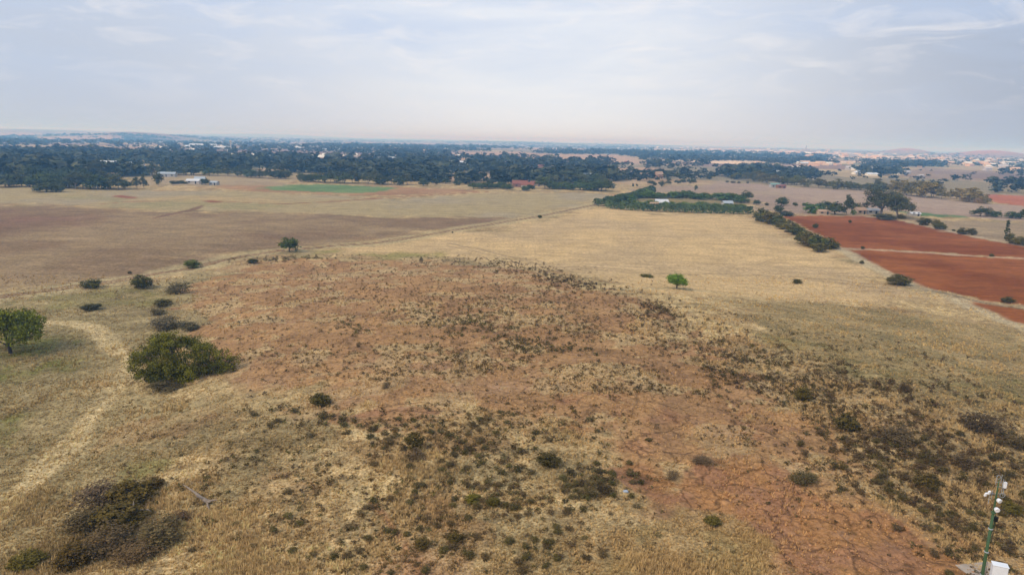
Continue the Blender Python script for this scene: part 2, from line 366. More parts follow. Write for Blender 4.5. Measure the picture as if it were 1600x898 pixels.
def surface(x, y):
    """albedo, rock mask, plough mask at world x, y"""
    r = np.hypot(x, y)
    n = x.shape
    wx = (fbm(x, y, 9, 4, 31) - 0.5); wy = (fbm(x, y, 9, 4, 41) - 0.5)
    wl = (fbm(x, y, 60, 3, 51) - 0.5)
    col = np.empty(n + (3,))
    # near grass
    t = sstep(.36, .64, fbm(x, y, 7, 4, 61))[..., None]
    t2 = sstep(.42, .7, fbm(x, y, 2.2, 4, 71))[..., None]
    g = STRAW * (1 - t) + STRAW2 * t
    g = g * (1 - .45 * t2) + STRAWD * .45 * t2
    t3 = sstep(.50, .66, fbm(x, y, 13, 5, 81, .6))[..., None] * .55
    g = g * (1 - t3) + C(132, 120, 84) * t3
    t4 = sstep(.56, .68, fbm(x + 40, y, 9, 5, 87, .6))[..., None] * .5
    g = g * (1 - t4) + C(166, 128, 88) * t4
    # far country: a patchwork of fields
    cx, cy = x / 420.0 + wl * .2, y / 330.0 + wl * .2
    cs = _hash(np.floor(cx + .3 * np.floor(cy)), np.floor(cy), 91)[..., None]
    pal = [C(190, 162, 130), C(172, 146, 122), C(158, 142, 110), C(196, 170, 126), C(162, 132, 114), C(150, 142, 104)]
    far = np.zeros(n + (3,))
    for i, pc in enumerate(pal):
        far += pc * ((cs >= i / 6) & (cs < (i + 1) / 6 + (1 if i == 5 else 0)))
    far = far * (0.85 + 0.3 * fbm(x, y, 50, 3, 95)[..., None])
    fm = sstep(620, 900, r)[..., None]
    col = g * (1 - fm) + far * fm
    rock = np.zeros(n); pl = fm[..., 0] * .15
    for (nm, P, A, B, e, w, bs, st, rk, plm) in REG:
        lo = P.min(0) - 4 * (e + w); hi = P.max(0) + 4 * (e + w)
        m = (x > lo[0]) & (x < hi[0]) & (y > lo[1]) & (y < hi[1])
        if not m.any(): continue
        xm, ym = x[m], y[m]
        sd = sd_poly(xm, ym, P) + w * 2.2 * (fbm(xm, ym, max(w * 1.4, 3), 4, 101) - .5) * 2
        a = (1 - sstep(-e, e, sd)) * st
        tt = sstep(.35, .65, fbm(xm, ym, bs, 4, 111 + len(nm)))[:, None]
        cc = A * (1 - tt) + B * tt
        if nm in ('rock', 'slabs4', 'slabs2'):      # grass grows over parts of the rock
            gr = sstep(.52, .58, fbm(xm, ym, 6, 5, 131, .65)) * (0.85 if nm == 'rock' else .5)
            dk = sstep(.55, .68, fbm(xm * 1.0, ym * .6, 3, 5, 141, .6)) * .35
            cc = cc * (1 - dk[:, None]) + C(112, 84, 66) * dk[:, None]
            cc = cc * (1 - gr[:, None]) + C(200, 170, 122) * gr[:, None]
            rkm = rk * (1 - gr)
        else:
            rkm = rk
        col[m] = col[m] * (1 - a[:, None]) + cc * a[:, None]
        rock[m] = rock[m] * (1 - a) + rkm * a
        pl[m] = pl[m] * (1 - a) + plm * a
    for (P, w, c, s, st, off) in LINES:
        lo = P.min(0) - 4 * (w + s) - 5; hi = P.max(0) + 4 * (w + s) + 5
        m = (x > lo[0]) & (x < hi[0]) & (y > lo[1]) & (y < hi[1])
        if not m.any(): continue
        d = d_line(x[m], y[m], P) + (wx[m]) * (w + s) * 1.2
        if off: d = np.abs(d - off)
        mn = 0.35 * r[m] / F                                       # keeps thin ruts from breaking up between far vertices
        a = (1 - sstep(w * .5 - mn * 0, w + s + mn, d)) * st * (0.65 + 0.7 * fbm(x[m], y[m], 5, 3, 151)).clip(0, 1)
        col[m] = col[m] * (1 - a[:, None]) + c * a[:, None]
        rock[m] *= (1 - a); pl[m] *= (1 - a)
    for P in CLEAR:
        sd = sd_poly(x, y, P) + 40 * (fbm(x, y, 120, 3, 181) - .5)
        a = ((1 - sstep(-10, 30, sd)) * .9)[..., None]
        col = col * (1 - a) + C(206, 168, 134) * a
    for P in TOWN_SUNLIGHT:
        sd = sd_poly(x, y, P) + 160 * (fbm(x, y, 240, 4, 161) - .5)
        a = ((1 - sstep(-20, 60, sd)) * sstep(.42, .6, fbm(x, y, 130, 3, 171)))[..., None]
        col = col * (1 - a) + C(244, 208, 166, 1.15) * a  # sandy town ground, brightened in its colour to stand for sunlight
    for bx, by, rr in HILL_SUNLIGHT:
        a = (np.exp(-((x - bx) ** 2 + (y - by) ** 2) / rr ** 2) * .9)[..., None]
        col = col * (1 - a) + C(214, 142, 100, 1.1) * a  # orange glow of the sunlit hills painted into the ground colour
    return col, rock, pl

# ------------------------------------------------------------------ materials
MATS = {}
def mat(name, f):
    if name in MATS: return MATS[name]
    m = bpy.data.materials.new(name)
    m.use_nodes = True
    t = m.node_tree
    t.nodes.clear()
    b = N(t, 'ShaderNodeBsdfPrincipled')
    b.inputs['Roughness'].default_value = 0.9
    b.inputs['Specular IOR Level'].default_value = 0.15
    o = N(t, 'ShaderNodeOutputMaterial')
    L(t, b.outputs[0], o.inputs[0])
    f(t, b)
    MATS[name] = m
    return m
def m_ground(t, b):
    a = N(t, 'ShaderNodeAttribute', attribute_name='col').outputs[0]
    mk = N(t, 'ShaderNodeSeparateColor')
    L(t, N(t, 'ShaderNodeAttribute', attribute_name='cover').outputs[0], mk.inputs[0])
    rock, pl = mk.outputs[0], mk.outputs[1]
    P = N(t, 'ShaderNodeNewGeometry').outputs['Position']
    flat = vmul_(t, P, (1, 1, 0))
    n_s = noise_(t, flat, 0.9, 6, .62)             # clumps about a metre
    n_f = noise_(t, flat, 4.0, 5, .65)             # tufts
    n_x = noise_(t, vmul_(t, flat, (.05, .42, 0)), 1.0, 6, .6, .6)   # drill rows and cutting lines
    n_l = noise_(t, flat, 0.12, 5, .6)
    g = math_(t, 'MULTIPLY', ramp_(t, n_s, [(.30, .50), (.50, 1.0), (.70, 1.42)]), ramp_(t, n_f, [(.3, .45), (.5, 1.0), (.68, 1.5)]))
    rows = ramp_(t, n_x, [(.32, .74), (.5, 1.0), (.68, 1.2)])
    rows = mix_(t, math_(t, 'MULTIPLY', math_(t, 'SUBTRACT', 1.0, rock), .75), (1, 1, 1), rows)
    c = mix_(t, 1.0, a, rows, 'MULTIPLY')
    c = mix_(t, 1.0, c, ramp_(t, n_l, [(.3, .84), (.7, 1.14)]), 'MULTIPLY')
    cg = mix_(t, 1.0, c, g, 'MULTIPLY')
    # a little dark earth between the grass
    cg = mix_(t, math_(t, 'MULTIPLY', ramp_(t, n_f, [(.36, 1.0), (.44, 0.0)]), .35), cg, tuple(C(96, 76, 56)))
    sp = noise_(t, flat, 1.5, 5, .6, .3)
    cg = mix_(t, ramp_(t, sp, [(.56, 0.0), (.66, .55)]), cg, tuple(C(98, 82, 54)))
    # rock: warped crack network and flaking
    w = N(t, 'ShaderNodeTexNoise'); w.inputs['Scale'].default_value = .35; w.inputs['Detail'].default_value = 5
    L(t, flat, w.inputs['Vector'])
    wp = N(t, 'ShaderNodeVectorMath', operation='MULTIPLY_ADD')
    L(t, w.outputs[1], wp.inputs[0]); wp.inputs[1].default_value = (4, 4, 0); L(t, flat, wp.inputs[2])
    v = N(t, 'ShaderNodeTexVoronoi', feature='DISTANCE_TO_EDGE'); v.inputs['Scale'].default_value = .20
    L(t, wp.outputs[0], v.inputs['Vector'])
    v2 = N(t, 'ShaderNodeTexVoronoi', feature='DISTANCE_TO_EDGE'); v2.inputs['Scale'].default_value = .62
    L(t, wp.outputs[0], v2.inputs['Vector'])
    cr = math_(t, 'MULTIPLY', ramp_(t, v.outputs[0], [(.0, .42), (.045, 1.0)]), ramp_(t, v2.outputs[0], [(.0, .80), (.04, 1.0)]))
    n_r = noise_(t, flat, 1.7, 7, .68, .4)
    cr2 = mix_(t, ramp_(t, n_l, [(.38, 0.6), (.58, 1.0)]), (1, 1, 1), cr)
    ck = mix_(t, 1.0, c, cr2, 'MULTIPLY')
    ck = mix_(t, 1.0, ck, ramp_(t, n_r, [(.32, .5), (.5, 1.0), (.68, 1.38)]), 'MULTIPLY')
    ck = mix_(t, ramp_(t, noise_(t, flat, .35, 5, .6), [(.56, 0.0), (.70, .4)]), ck, tuple(C(198, 158, 128)))
    ck = mix_(t, ramp_(t, noise_(t, flat, 1.1, 6, .65, .6), [(.57, 0.0), (.66, .6)]), ck, tuple(C(108, 86, 58)))
    # ploughed soil
    pc = mix_(t, 1.0, c, ramp_(t, noise_(t, vmul_(t, flat, (.35, 2.4, 0)), 1.0, 5, .7, .3), [(.3, .62), (.5, 1.0), (.62, 1.15), (.72, 1.7)]), 'MULTIPLY')
    pc = mix_(t, 1.0, pc, ramp_(t, noise_(t, vmul_(t, flat, (.012, .10, 0)), 1.0, 4, .6, .4), [(.3, .9), (.5, 1.0), (.7, 1.12)]), 'MULTIPLY')
    c2 = mix_(t, pl, cg, pc)
    c3 = mix_(t, rock, c2, ck)
    L(t, c3, b.inputs['Base Color'])
    b.inputs['Roughness'].default_value = 1.0
    b.inputs['Specular IOR Level'].default_value = 0.05
    h = math_(t, 'ADD', math_(t, 'MULTIPLY', n_s, .5), math_(t, 'MULTIPLY', n_f, .16))
    hr = math_(t, 'ADD', math_(t, 'MULTIPLY', n_r, .35), math_(t, 'MULTIPLY', math_(t, 'MULTIPLY', cr, .16), 1.0))
    hm = N(t, 'ShaderNodeMix', data_type='FLOAT')
    L(t, rock, hm.inputs[0]); L(t, h, hm.inputs[2]); L(t, hr, hm.inputs[3])
    bp = N(t, 'ShaderNodeBump'); bp.inputs['Strength'].default_value = 1.0; bp.inputs['Distance'].default_value = 1.0
    L(t, hm.outputs[0], bp.inputs['Height']); L(t, bp.outputs[0], b.inputs['Normal'])
def m_leaf(t, b):
    a = N(t, 'ShaderNodeAttribute', attribute_name='col').outputs[0]
    oi = N(t, 'ShaderNodeObjectInfo')
    c = mix_(t, 1.0, a, oi.outputs['Color'], 'MULTIPLY')
    hs = N(t, 'ShaderNodeHueSaturation')
    hs.inputs['Hue'].default_value = .5
    L(t, math_(t, 'ADD', math_(t, 'MULTIPLY', oi.outputs['Random'], .25), .62), hs.inputs['Value'])
    L(t, c, hs.inputs['Color'])
    L(t, hs.outputs[0], b.inputs['Base Color'])
    b.inputs['Roughness'].default_value = .75
    b.inputs['Specular IOR Level'].default_value = .1
def m_attr(t, b):
    a = N(t, 'ShaderNodeAttribute', attribute_name='col').outputs[0]
    L(t, a, b.inputs['Base Color'])
def m_bark(t, b):
    P = N(t, 'ShaderNodeTexCoord').outputs['Object']
    n = noise_(t, vmul_(t, P, (1, 1, .25)), 9, 5, .6)
    L(t, ramp_(t, n, [(.3, srgb(70, 58, 48)), (.7, srgb(128, 112, 96))]), b.inputs['Base Color'])
def m_palebark(t, b):
    P = N(t, 'ShaderNodeTexCoord').outputs['Object']
    n = noise_(t, vmul_(t, P, (1, 1, .25)), 7, 5, .6)
    L(t, ramp_(t, n, [(.3, srgb(120, 108, 98)), (.7, srgb(186, 172, 158))]), b.inputs['Base Color'])
def paint(name, rgb, rough=.6, var=.12, scale=3.0):
    def f(t, b):
        P = N(t, 'ShaderNodeTexCoord').outputs['Object']
        n = noise_(t, P, scale, 5, .6)
        k0, k1 = 1 - var, 1 + var * .6
        L(t, ramp_(t, n, [(.3, tuple(c * k0 for c in rgb)), (.7, tuple(min(c * k1, .9) for c in rgb))]), b.inputs['Base Color'])
        b.inputs['Roughness'].default_value = rough
    return mat(name, f)
M_GROUND = mat('ground_cover', m_ground)
M_LEAF = mat('foliage', m_leaf)
M_MASS = mat('plant_mass', m_attr)
M_BARK = mat('bark', m_bark)
M_PALE = mat('pale_bark', m_palebark)
M_DARKB = paint('dark_bark', srgb(58, 48, 42), .9)
M_DEAD = paint('dead_wood', srgb(140, 126, 112), .9, .3, 6)

def mesh_np(name, verts, faces, mats, col=None, smooth=False, matidx=None, extra=None):
    """faces: array (n,3) or (n,4)"""
    me = bpy.data.meshes.new(name)
    verts = np.asarray(verts, np.float32); faces = np.asarray(faces, np.int32)
    k = faces.shape[1]
    me.vertices.add(len(verts)); me.vertices.foreach_set('co', verts.ravel())
    me.loops.add(faces.size); me.loops.foreach_set('vertex_index', faces.ravel())
    me.polygons.add(len(faces))
    me.polygons.foreach_set('loop_start', np.arange(0, faces.size, k, dtype=np.int32))
    me.polygons.foreach_set('loop_total', np.full(len(faces), k, np.int32))
    if smooth: me.polygons.foreach_set('use_smooth', np.ones(len(faces), bool))
    if matidx is not None: me.polygons.foreach_set('material_index', np.asarray(matidx, np.int32))
    for m in (mats if isinstance(mats, (list, tuple)) else [mats]): me.materials.append(m)
    for nm, arr in (('col', col), ('cover', extra)):
        if arr is not None:
            at = me.color_attributes.new(nm, 'FLOAT_COLOR', 'POINT')
            c4 = np.ones((len(verts), 4), np.float32); c4[:, :3] = arr
            at.data.foreach_set('color', c4.ravel())
    me.update(calc_edges=True)
    me.validate()
    return me
def link(name, me, parent=None, loc=None, **props):
    o = bpy.data.objects.new(name, me)
    COL.objects.link(o)
    if parent is not None: o.parent = parent
    if loc is not None: o.location = loc
    for k, v in props.items(): o[k] = v
    return o
def tag(o, label, cat, group=None):
    o['label'] = label; o['category'] = cat
    if group: o['group'] = group
    return o
def empty(name, loc, rz=0.0, scale=(1, 1, 1)):
    o = bpy.data.objects.new(name, None)
    COL.objects.link(o)
    o.empty_display_size = .5
    o.location = loc; o.rotation_euler = (0, 0, rz); o.scale = scale
    return o

# ------------------------------------------------------------------ the ground: one sheet from under the camera to the horizon
def build_ground():
    dense = np.radians(np.arange(-43, 43.001, .085))
    left = np.radians(np.arange(-180, -43, 2.5)); right = np.radians(np.arange(45.5, 180, 2.5))
    th = np.concatenate([left, dense, right])
    dep = np.concatenate([np.arange(88, 36, -1.5), np.arange(36, 2.2, -.062), np.arange(2.2, .5, -.025), np.arange(.5, .13, -.012)])
    r = CAMZ / np.tan(np.radians(dep))
    r = np.concatenate([r, [20500]])
    T, RR = np.meshgrid(th, r)
    x = RR * np.sin(T); y = RR * np.cos(T)
    z = height(x, y)
    nr, nc = x.shape
    col, rock, pl = surface(x.ravel(), y.ravel())
    # real relief on the slabs and between the clumps of grass
    rr = np.hypot(x, y).ravel()
    nearm = 1 - sstep(110, 240, rr)
    fine = (fbm(x.ravel(), y.ravel(), .9, 2, 201) - .5) * .22 * nearm
    z = z.ravel() + fine
    V = np.stack([x.ravel(), y.ravel(), z], -1)
    i = np.arange(nr - 1)[:, None] * nc; j = np.arange(nc)[None, :]; j2 = (j + 1) % nc
    a = i + j; b2 = i + j2; c = i + nc + j2; d = i + nc + j
    Fq = np.stack([a, d, c, b2], -1).reshape(-1, 4)
    # close the middle under the camera
    V = np.vstack([V, [[0, 0, float(height(0, 0))]]])
    col = np.vstack([col, col[:1]]); rock = np.append(rock, 0); pl = np.append(pl, 0)
    ctr = len(V) - 1
    jj = np.arange(0, nc)
    fan = np.stack([np.full(nc, ctr), jj, (jj + 1) % nc, (jj + 1) % nc], -1)
    me = mesh_np('ground', V, Fq, M_GROUND, col, True, None, np.stack([rock, pl, rock * 0], -1))
    o = link('ground', me, kind='structure', label='dry grassland, rocky knoll and fields')
    # small disc right under the camera
    R0 = r[0]; ang = th
    Vd = np.vstack([[[0, 0, float(height(0, 0))]], V[:nc]])
    k = np.arange(1, nc + 1); k2 = np.where(k == nc, 1, k + 1)
    me2 = mesh_np('ground_below', Vd, np.stack([np.zeros(nc, int), k, k2], -1), M_GROUND, np.vstack([col[:1], col[:nc]]), True, None, np.zeros((nc + 1, 3)))
    o2 = link('ground', me2, kind='structure')
    return o
build_ground()

# ------------------------------------------------------------------ haze
def build_haze():
    m = bpy.data.materials.new('haze_air'); m.use_nodes = True
    t = m.node_tree; t.nodes.clear()
    v = N(t, 'ShaderNodeVolumePrincipled')
    v.inputs['Color'].default_value = (0.24, 0.56, 1.0, 1)
    v.inputs['Absorption Color'].default_value = (0.94, 0.92, 1, 1)
    v.inputs['Density'].default_value = HAZE_DENSITY
    v.inputs['Anisotropy'].default_value = 0.1
    o = N(t, 'ShaderNodeOutputMaterial')
    L(t, v.outputs[0], o.inputs['Volume'])
    s = 21500.0; lo, hi = -60.0, 95.0
    V = [(-s, -s, lo), (s, -s, lo), (s, s, lo), (-s, s, lo), (-s, -s, hi), (s, -s, hi), (s, s, hi), (-s, s, hi)]
    Fc = [(0, 3, 2, 1), (4, 5, 6, 7), (0, 1, 5, 4), (1, 2, 6, 5), (2, 3, 7, 6), (3, 0, 4, 7)]
    link('haze', mesh_np('haze', V, Fc, m), kind='stuff', label='pale blue haze over the whole plain')
build_haze()

# ------------------------------------------------------------------ plants
def rnd_unit(rng, n):
    v = rng.normal(size=(n, 3)); return v / np.linalg.norm(v, axis=1, keepdims=True)
def leaf_geo(rng, c, size, nrm=None):
    """diamond leaves at centres c"""
    n = len(c)
    a = rnd_unit(rng, n)
    if nrm is not None:
        a = a * .75 + nrm; a /= np.linalg.norm(a, axis=1, keepdims=True)
    u = np.cross(a, rnd_unit(rng, n)); u /= np.linalg.norm(u, axis=1, keepdims=True) + 1e-9
    v = np.cross(a, u)
    s = (np.asarray(size) * rng.uniform(.6, 1.4, n))[:, None]
    V = np.stack([c - u * s, c - v * s * .62, c + u * s, c + v * s * .62], 1).reshape(-1, 3)
    Fq = np.arange(4 * n).reshape(n, 4)
    return V, Fq
def crown(rng, lobes, n, size, cols, clump=14, sig=.05, low=-0.5, shell=.55):
    """leaves in clumps spread through the lobes; colours differ leaf by leaf and clump by clump"""
    lobes = np.array(lobes, float)
    wgt = (lobes[:, 3] * lobes[:, 4] * lobes[:, 5]) ** .667; wgt /= wgt.sum()
    nc = max(6, n // clump)
    li = rng.choice(len(lobes), nc, p=wgt)
    d = rnd_unit(rng, nc)
    d[:, 2] = np.where(d[:, 2] < low, -d[:, 2] * .6, d[:, 2])
    rr = 1 - (1 - rng.uniform(0, 1, nc) ** shell) * .7
    rr = np.clip(rng.uniform(shell, 1.02, nc), 0, 1.05) * rng.uniform(.88, 1.1, nc)
    cc = lobes[li, :3] + d * rr[:, None] * lobes[li, 3:]
    cs = rng.uniform(0, 1, nc)
    ci = rng.integers(0, nc, n)
    p = cc[ci] + rng.normal(size=(n, 3)) * sig * np.array([1.1, 1.1, .8])
    p[:, 2] = np.maximum(p[:, 2], .01)
    V, Fq = leaf_geo(rng, p, size, d[ci] * .6 + np.array([0, 0, .45]))
    c0, c1 = np.array(cols[0]), np.array(cols[1])
    tcol = np.clip(cs[ci] * .65 + rng.uniform(0, .45, n), 0, 1)[:, None]
    col = (c0 * (1 - tcol) + c1 * tcol) * rng.uniform(.75, 1.25, (n, 1))
    return V, Fq, np.repeat(col, 4, 0)
def tube(path, rad, k=6):
    path = np.array(path, float); n = len(path)
    V = []
    for i in range(n):
        tdir = path[min(i + 1, n - 1)] - path[max(i - 1, 0)]
        tdir /= np.linalg.norm(tdir) + 1e-9
        ref = np.array([1, 0, 0]) if abs(tdir[0]) < .8 else np.array([0, 1, 0])
        u = np.cross(tdir, ref); u /= np.linalg.norm(u); v = np.cross(tdir, u)
        for j in range(k):
            a = 2 * math.pi * j / k
            V.append(path[i] + rad[i] * (math.cos(a) * u + math.sin(a) * v))
    Fq = []
    for i in range(n - 1):
        for j in range(k):
            Fq.append((i * k + j, i * k + (j + 1) % k, (i + 1) * k + (j + 1) % k, (i + 1) * k + j))
    V.append(path[-1]); e = len(V) - 1
    for j in range(k):
        Fq.append(((n - 1) * k + j, (n - 1) * k + (j + 1) % k, e, e))
    return np.array(V), Fq
def join(parts):
    Vs, Fs, o = [], [], 0
    for V, Fq in parts:
        Vs.append(V); Fs += [tuple(i + o for i in f) for f in Fq]; o += len(V)
    return np.vstack(Vs), Fs
def mesh_py(name, V, Fs, m, smooth=True):
    me = bpy.data.meshes.new(name)
    Fs = [tuple(dict.fromkeys(f)) for f in Fs]
    me.from_pydata([tuple(v) for v in V], [], Fs)
    me.materials.append(m)
    if smooth: me.polygons.foreach_set('use_smooth', np.ones(len(me.polygons), bool))
    me.update()
    return me
def trunk_mesh(name, rng, lobes, th, r0, m, limbs=5, multi=False):
    parts = []
    def limb(a, b, ra, rb):
        a = np.array(a, float); b = np.array(b, float); mid = (a + b) / 2 + rng.normal(size=3) * .035
        parts.append(tube([a, mid, b], [ra, (ra + rb) / 2, rb], 6))
    base = np.array([0, 0, -.04])
    if multi:
        for l in lobes[:limbs]:
            st = np.array([rng.normal() * .03, rng.normal() * .03, -.04])
            limb(st, (l[0] * .85, l[1] * .85, l[2]), r0 * .7, r0 * .25)
    else:
        top = np.array([rng.normal() * .02, rng.normal() * .02, th])
        limb(base, top, r0, r0 * .72)
        for l in lobes[:limbs]:
            limb(top - np.array([0, 0, .02]), (l[0], l[1], l[2] + l[5] * .2), r0 * .55, r0 * .15)
    V, Fs = join(parts)
    return mesh_py(name, V, Fs, m)

DKG = (srgb(72, 78, 38), srgb(106, 108, 54))
GUM = (srgb(80, 82, 50), srgb(120, 116, 72))
BROWNG = (srgb(84, 80, 60), srgb(122, 112, 82))
BRIGHT = (srgb(80, 112, 26), srgb(134, 162, 46))
OLV = (srgb(88, 80, 38), srgb(134, 120, 60))
GREYB = (srgb(98, 88, 60), srgb(134, 120, 84))
VAR = {}
def variant(key, seed, lobes, n, size, cols, th, r0, bark, clump=14, sig=.05, limbs=5, multi=False, low=-.5, shell=.55):
    rng = np.random.default_rng(seed)
    V, Fq, c = crown(rng, lobes, n, size, cols, clump, sig, low, shell)
    VAR[key] = (mesh_np(key + '_crown', V, Fq, M_LEAF, c), trunk_mesh(key + '_trunk', rng, lobes, th, r0, bark, limbs, multi))
def rand_lobes(rng, n, r, z0, z1, rad, flat=.8):
    out = []
    for i in range(n):
        a = 2 * math.pi * (i + rng.uniform(-.3, .3)) / n; q = r * rng.uniform(.55, 1.0)
        z = rng.uniform(z0, z1); s = rad * rng.uniform(.75, 1.2)
        out.append((q * math.cos(a), q * math.sin(a), z, s, s, s * flat))
    return out
for i in range(4):       # gum trees: ragged, several heads, stem showing below
    rg = np.random.default_rng(100 + i)
    lb = [(0, 0, .44, .30, .30, .38)] + rand_lobes(rg, 6, .32, .20, .62, .20, 1.05) + rand_lobes(rg, 3, .14, .74, .86, .16, .9)
    variant(f'gum_{i}', 110 + i, lb, 1700, .036, GUM, .30, .024, M_PALE, 16, .042, 8)
for i in range(4):       # round dense trees
    rg = np.random.default_rng(200 + i)
    lb = [(0, 0, .46, .36, .36, .42)] + rand_lobes(rg, 6, .32, .16, .56, .22, 1.0)
    variant(f'round_{i}', 210 + i, lb, 1700, .040, DKG, .25, .03, M_BARK, 16, .045, 5)
for i in range(4):       # low bushes; leaves reach the ground
    rg = np.random.default_rng(300 + i)
    lb = [(0, 0, .42, .34, .34, .50)] + rand_lobes(rg, 6, .30, .26, .52, .18, 1.3)
    variant(f'bush_{i}', 310 + i, lb, 2600, .034, OLV, .2, .022, M_BARK, 15, .04, 5, True, -.9)
for i in range(3):       # grey twiggy bushes
    rg = np.random.default_rng(400 + i)
    lb = [(0, 0, .40, .34, .34, .48)] + rand_lobes(rg, 7, .32, .2, .55, .16, 1.4)
    variant(f'twiggy_{i}', 410 + i, lb, 2200, .024, GREYB, .2, .016, M_BARK, 9, .05, 7, True, -.9)
rg = np.random.default_rng(500)
variant('cypress', 501, [(0, 0, .2, .13, .13, .2), (0, 0, .45, .15, .15, .28), (0, 0, .72, .10, .10, .24), (0, 0, .88, .05, .05, .13)], 900, .03, DKG, .1, .02, M_BARK, 16, .02, 3)
lbg = [(0, 0, .56, .42, .42, .38)] + rand_lobes(rg, 10, .33, .26, .66, .20, 1.0)
variant('leafy', 502, lbg, 11000, .021, BRIGHT, .22, .035, M_BARK, 26, .036, 8, False, -.8)
# spreading bush, larger leaf count, in metres of unit height
rg = np.random.default_rng(510)
lbs = [(-.25, 0, .46, .62, .50, .50), (-.75, 0, .34, .45, .42, .42), (.30, .05, .42, .46, .42, .40), (.72, .05, .30, .36, .34, .34), (1.02, .05, .26, .24, .24, .26), (-1.0, 0, .24, .24, .3, .30)] \
    + [(rg.uniform(-.85, .7), rg.uniform(-.45, .35), 0, .20, .20, .20) for _ in range(20)] \
    + [(rg.uniform(-1.0, .35), rg.uniform(-.62, -.40), rg.uniform(.16, .34), .19, .19, .26) for _ in range(12)]
lbs = [l if l[2] else (l[0], l[1], .80 - .42 * ((l[0] + .2) / .9) ** 2 - .3 * l[1] ** 2 + rg.uniform(-.06, .05), .2, .2, .19) for l in lbs]
variant('spreading', 511, lbs, 46000, .0170, (srgb(64, 66, 12), srgb(134, 128, 38)), .2, .03, M_BARK, 85, .046, 16, True, -.9, .8)
lbt = [(-.30, 0, .66, .36, .34, .24), (.28, .1, .70, .38, .34, .24), (0, -.2, .78, .38, .32, .20), (0, .25, .6, .36, .3, .26), (.50, -.1, .48, .24, .24, .24), (-.55, .05, .48, .22, .22, .22), (.35, -.3, .5, .24, .2, .2)]
variant('thorn', 512, lbt, 12000, .021, (srgb(92, 100, 16), srgb(150, 152, 34)), .22, .038, M_DARKB, 30, .05, 6, False, -.7)
lbd = [(0, 0, .52, .40, .34, .40), (.22, 0, .72, .24, .22, .22), (-.2, 0, .76, .22, .22, .2)] + rand_lobes(rg, 8, .36, .35, .75, .18, .9)
variant('biggum', 513, lbd, 5200, .020, (srgb(62, 70, 44), srgb(104, 104, 66)), .3, .035, M_PALE, 24, .04, 9)

def place_tree(px, py, wpx, hpx, key, color, label, cat='tree', group=None, name=None, crown_name='crown', rot=None, dz=0.0):
    g = pt(px, py)
    if np.isnan(g[0]): return None
    d = math.dist(g, (0, 0, CAMZ))
    w = wpx * d / F; h = hpx * d / F
    cm, tm = VAR[key]
    bx = {'spreading': 2.45, 'thorn': 1.5, 'cypress': .32}.get(key, .98)
    s = w / bx
    e = empty(name or cat.replace(' ', '_'), (g[0], g[1], g[2] - .02 * h), (random.random() * 6.28) if rot is None else rot, (s, s, h))
    tag(e, label, cat, group)
    t_ = link('trunk', tm, e); c_ = link(crown_name, cm, e)
    c_.color = (color[0], color[1], color[2], 1)
    return e
random.seed(7)
W1 = (1, 1, 1)
ORD = ['first', 'second', 'third', 'fourth', 'fifth', 'sixth', 'seventh', 'eighth', 'ninth', 'tenth', 'eleventh', 'twelfth', 'thirteenth', 'fourteenth', 'fifteenth', 'sixteenth', 'seventeenth', 'eighteenth', 'nineteenth', 'twentieth']
TENS = ['', '', 'twenty', 'thirty', 'forty', 'fifty', 'sixty', 'seventy', 'eighty', 'ninety']
TTH = ['', '', 'twentieth', 'thirtieth', 'fortieth', 'fiftieth', 'sixtieth', 'seventieth', 'eightieth', 'ninetieth']
def ordinal(i):
    return ORD[i] if i < 20 else (TTH[(i + 1) // 10] if (i + 1) % 10 == 0 else TENS[(i + 1) // 10] + '-' + ORD[(i + 1) % 10 - 1])

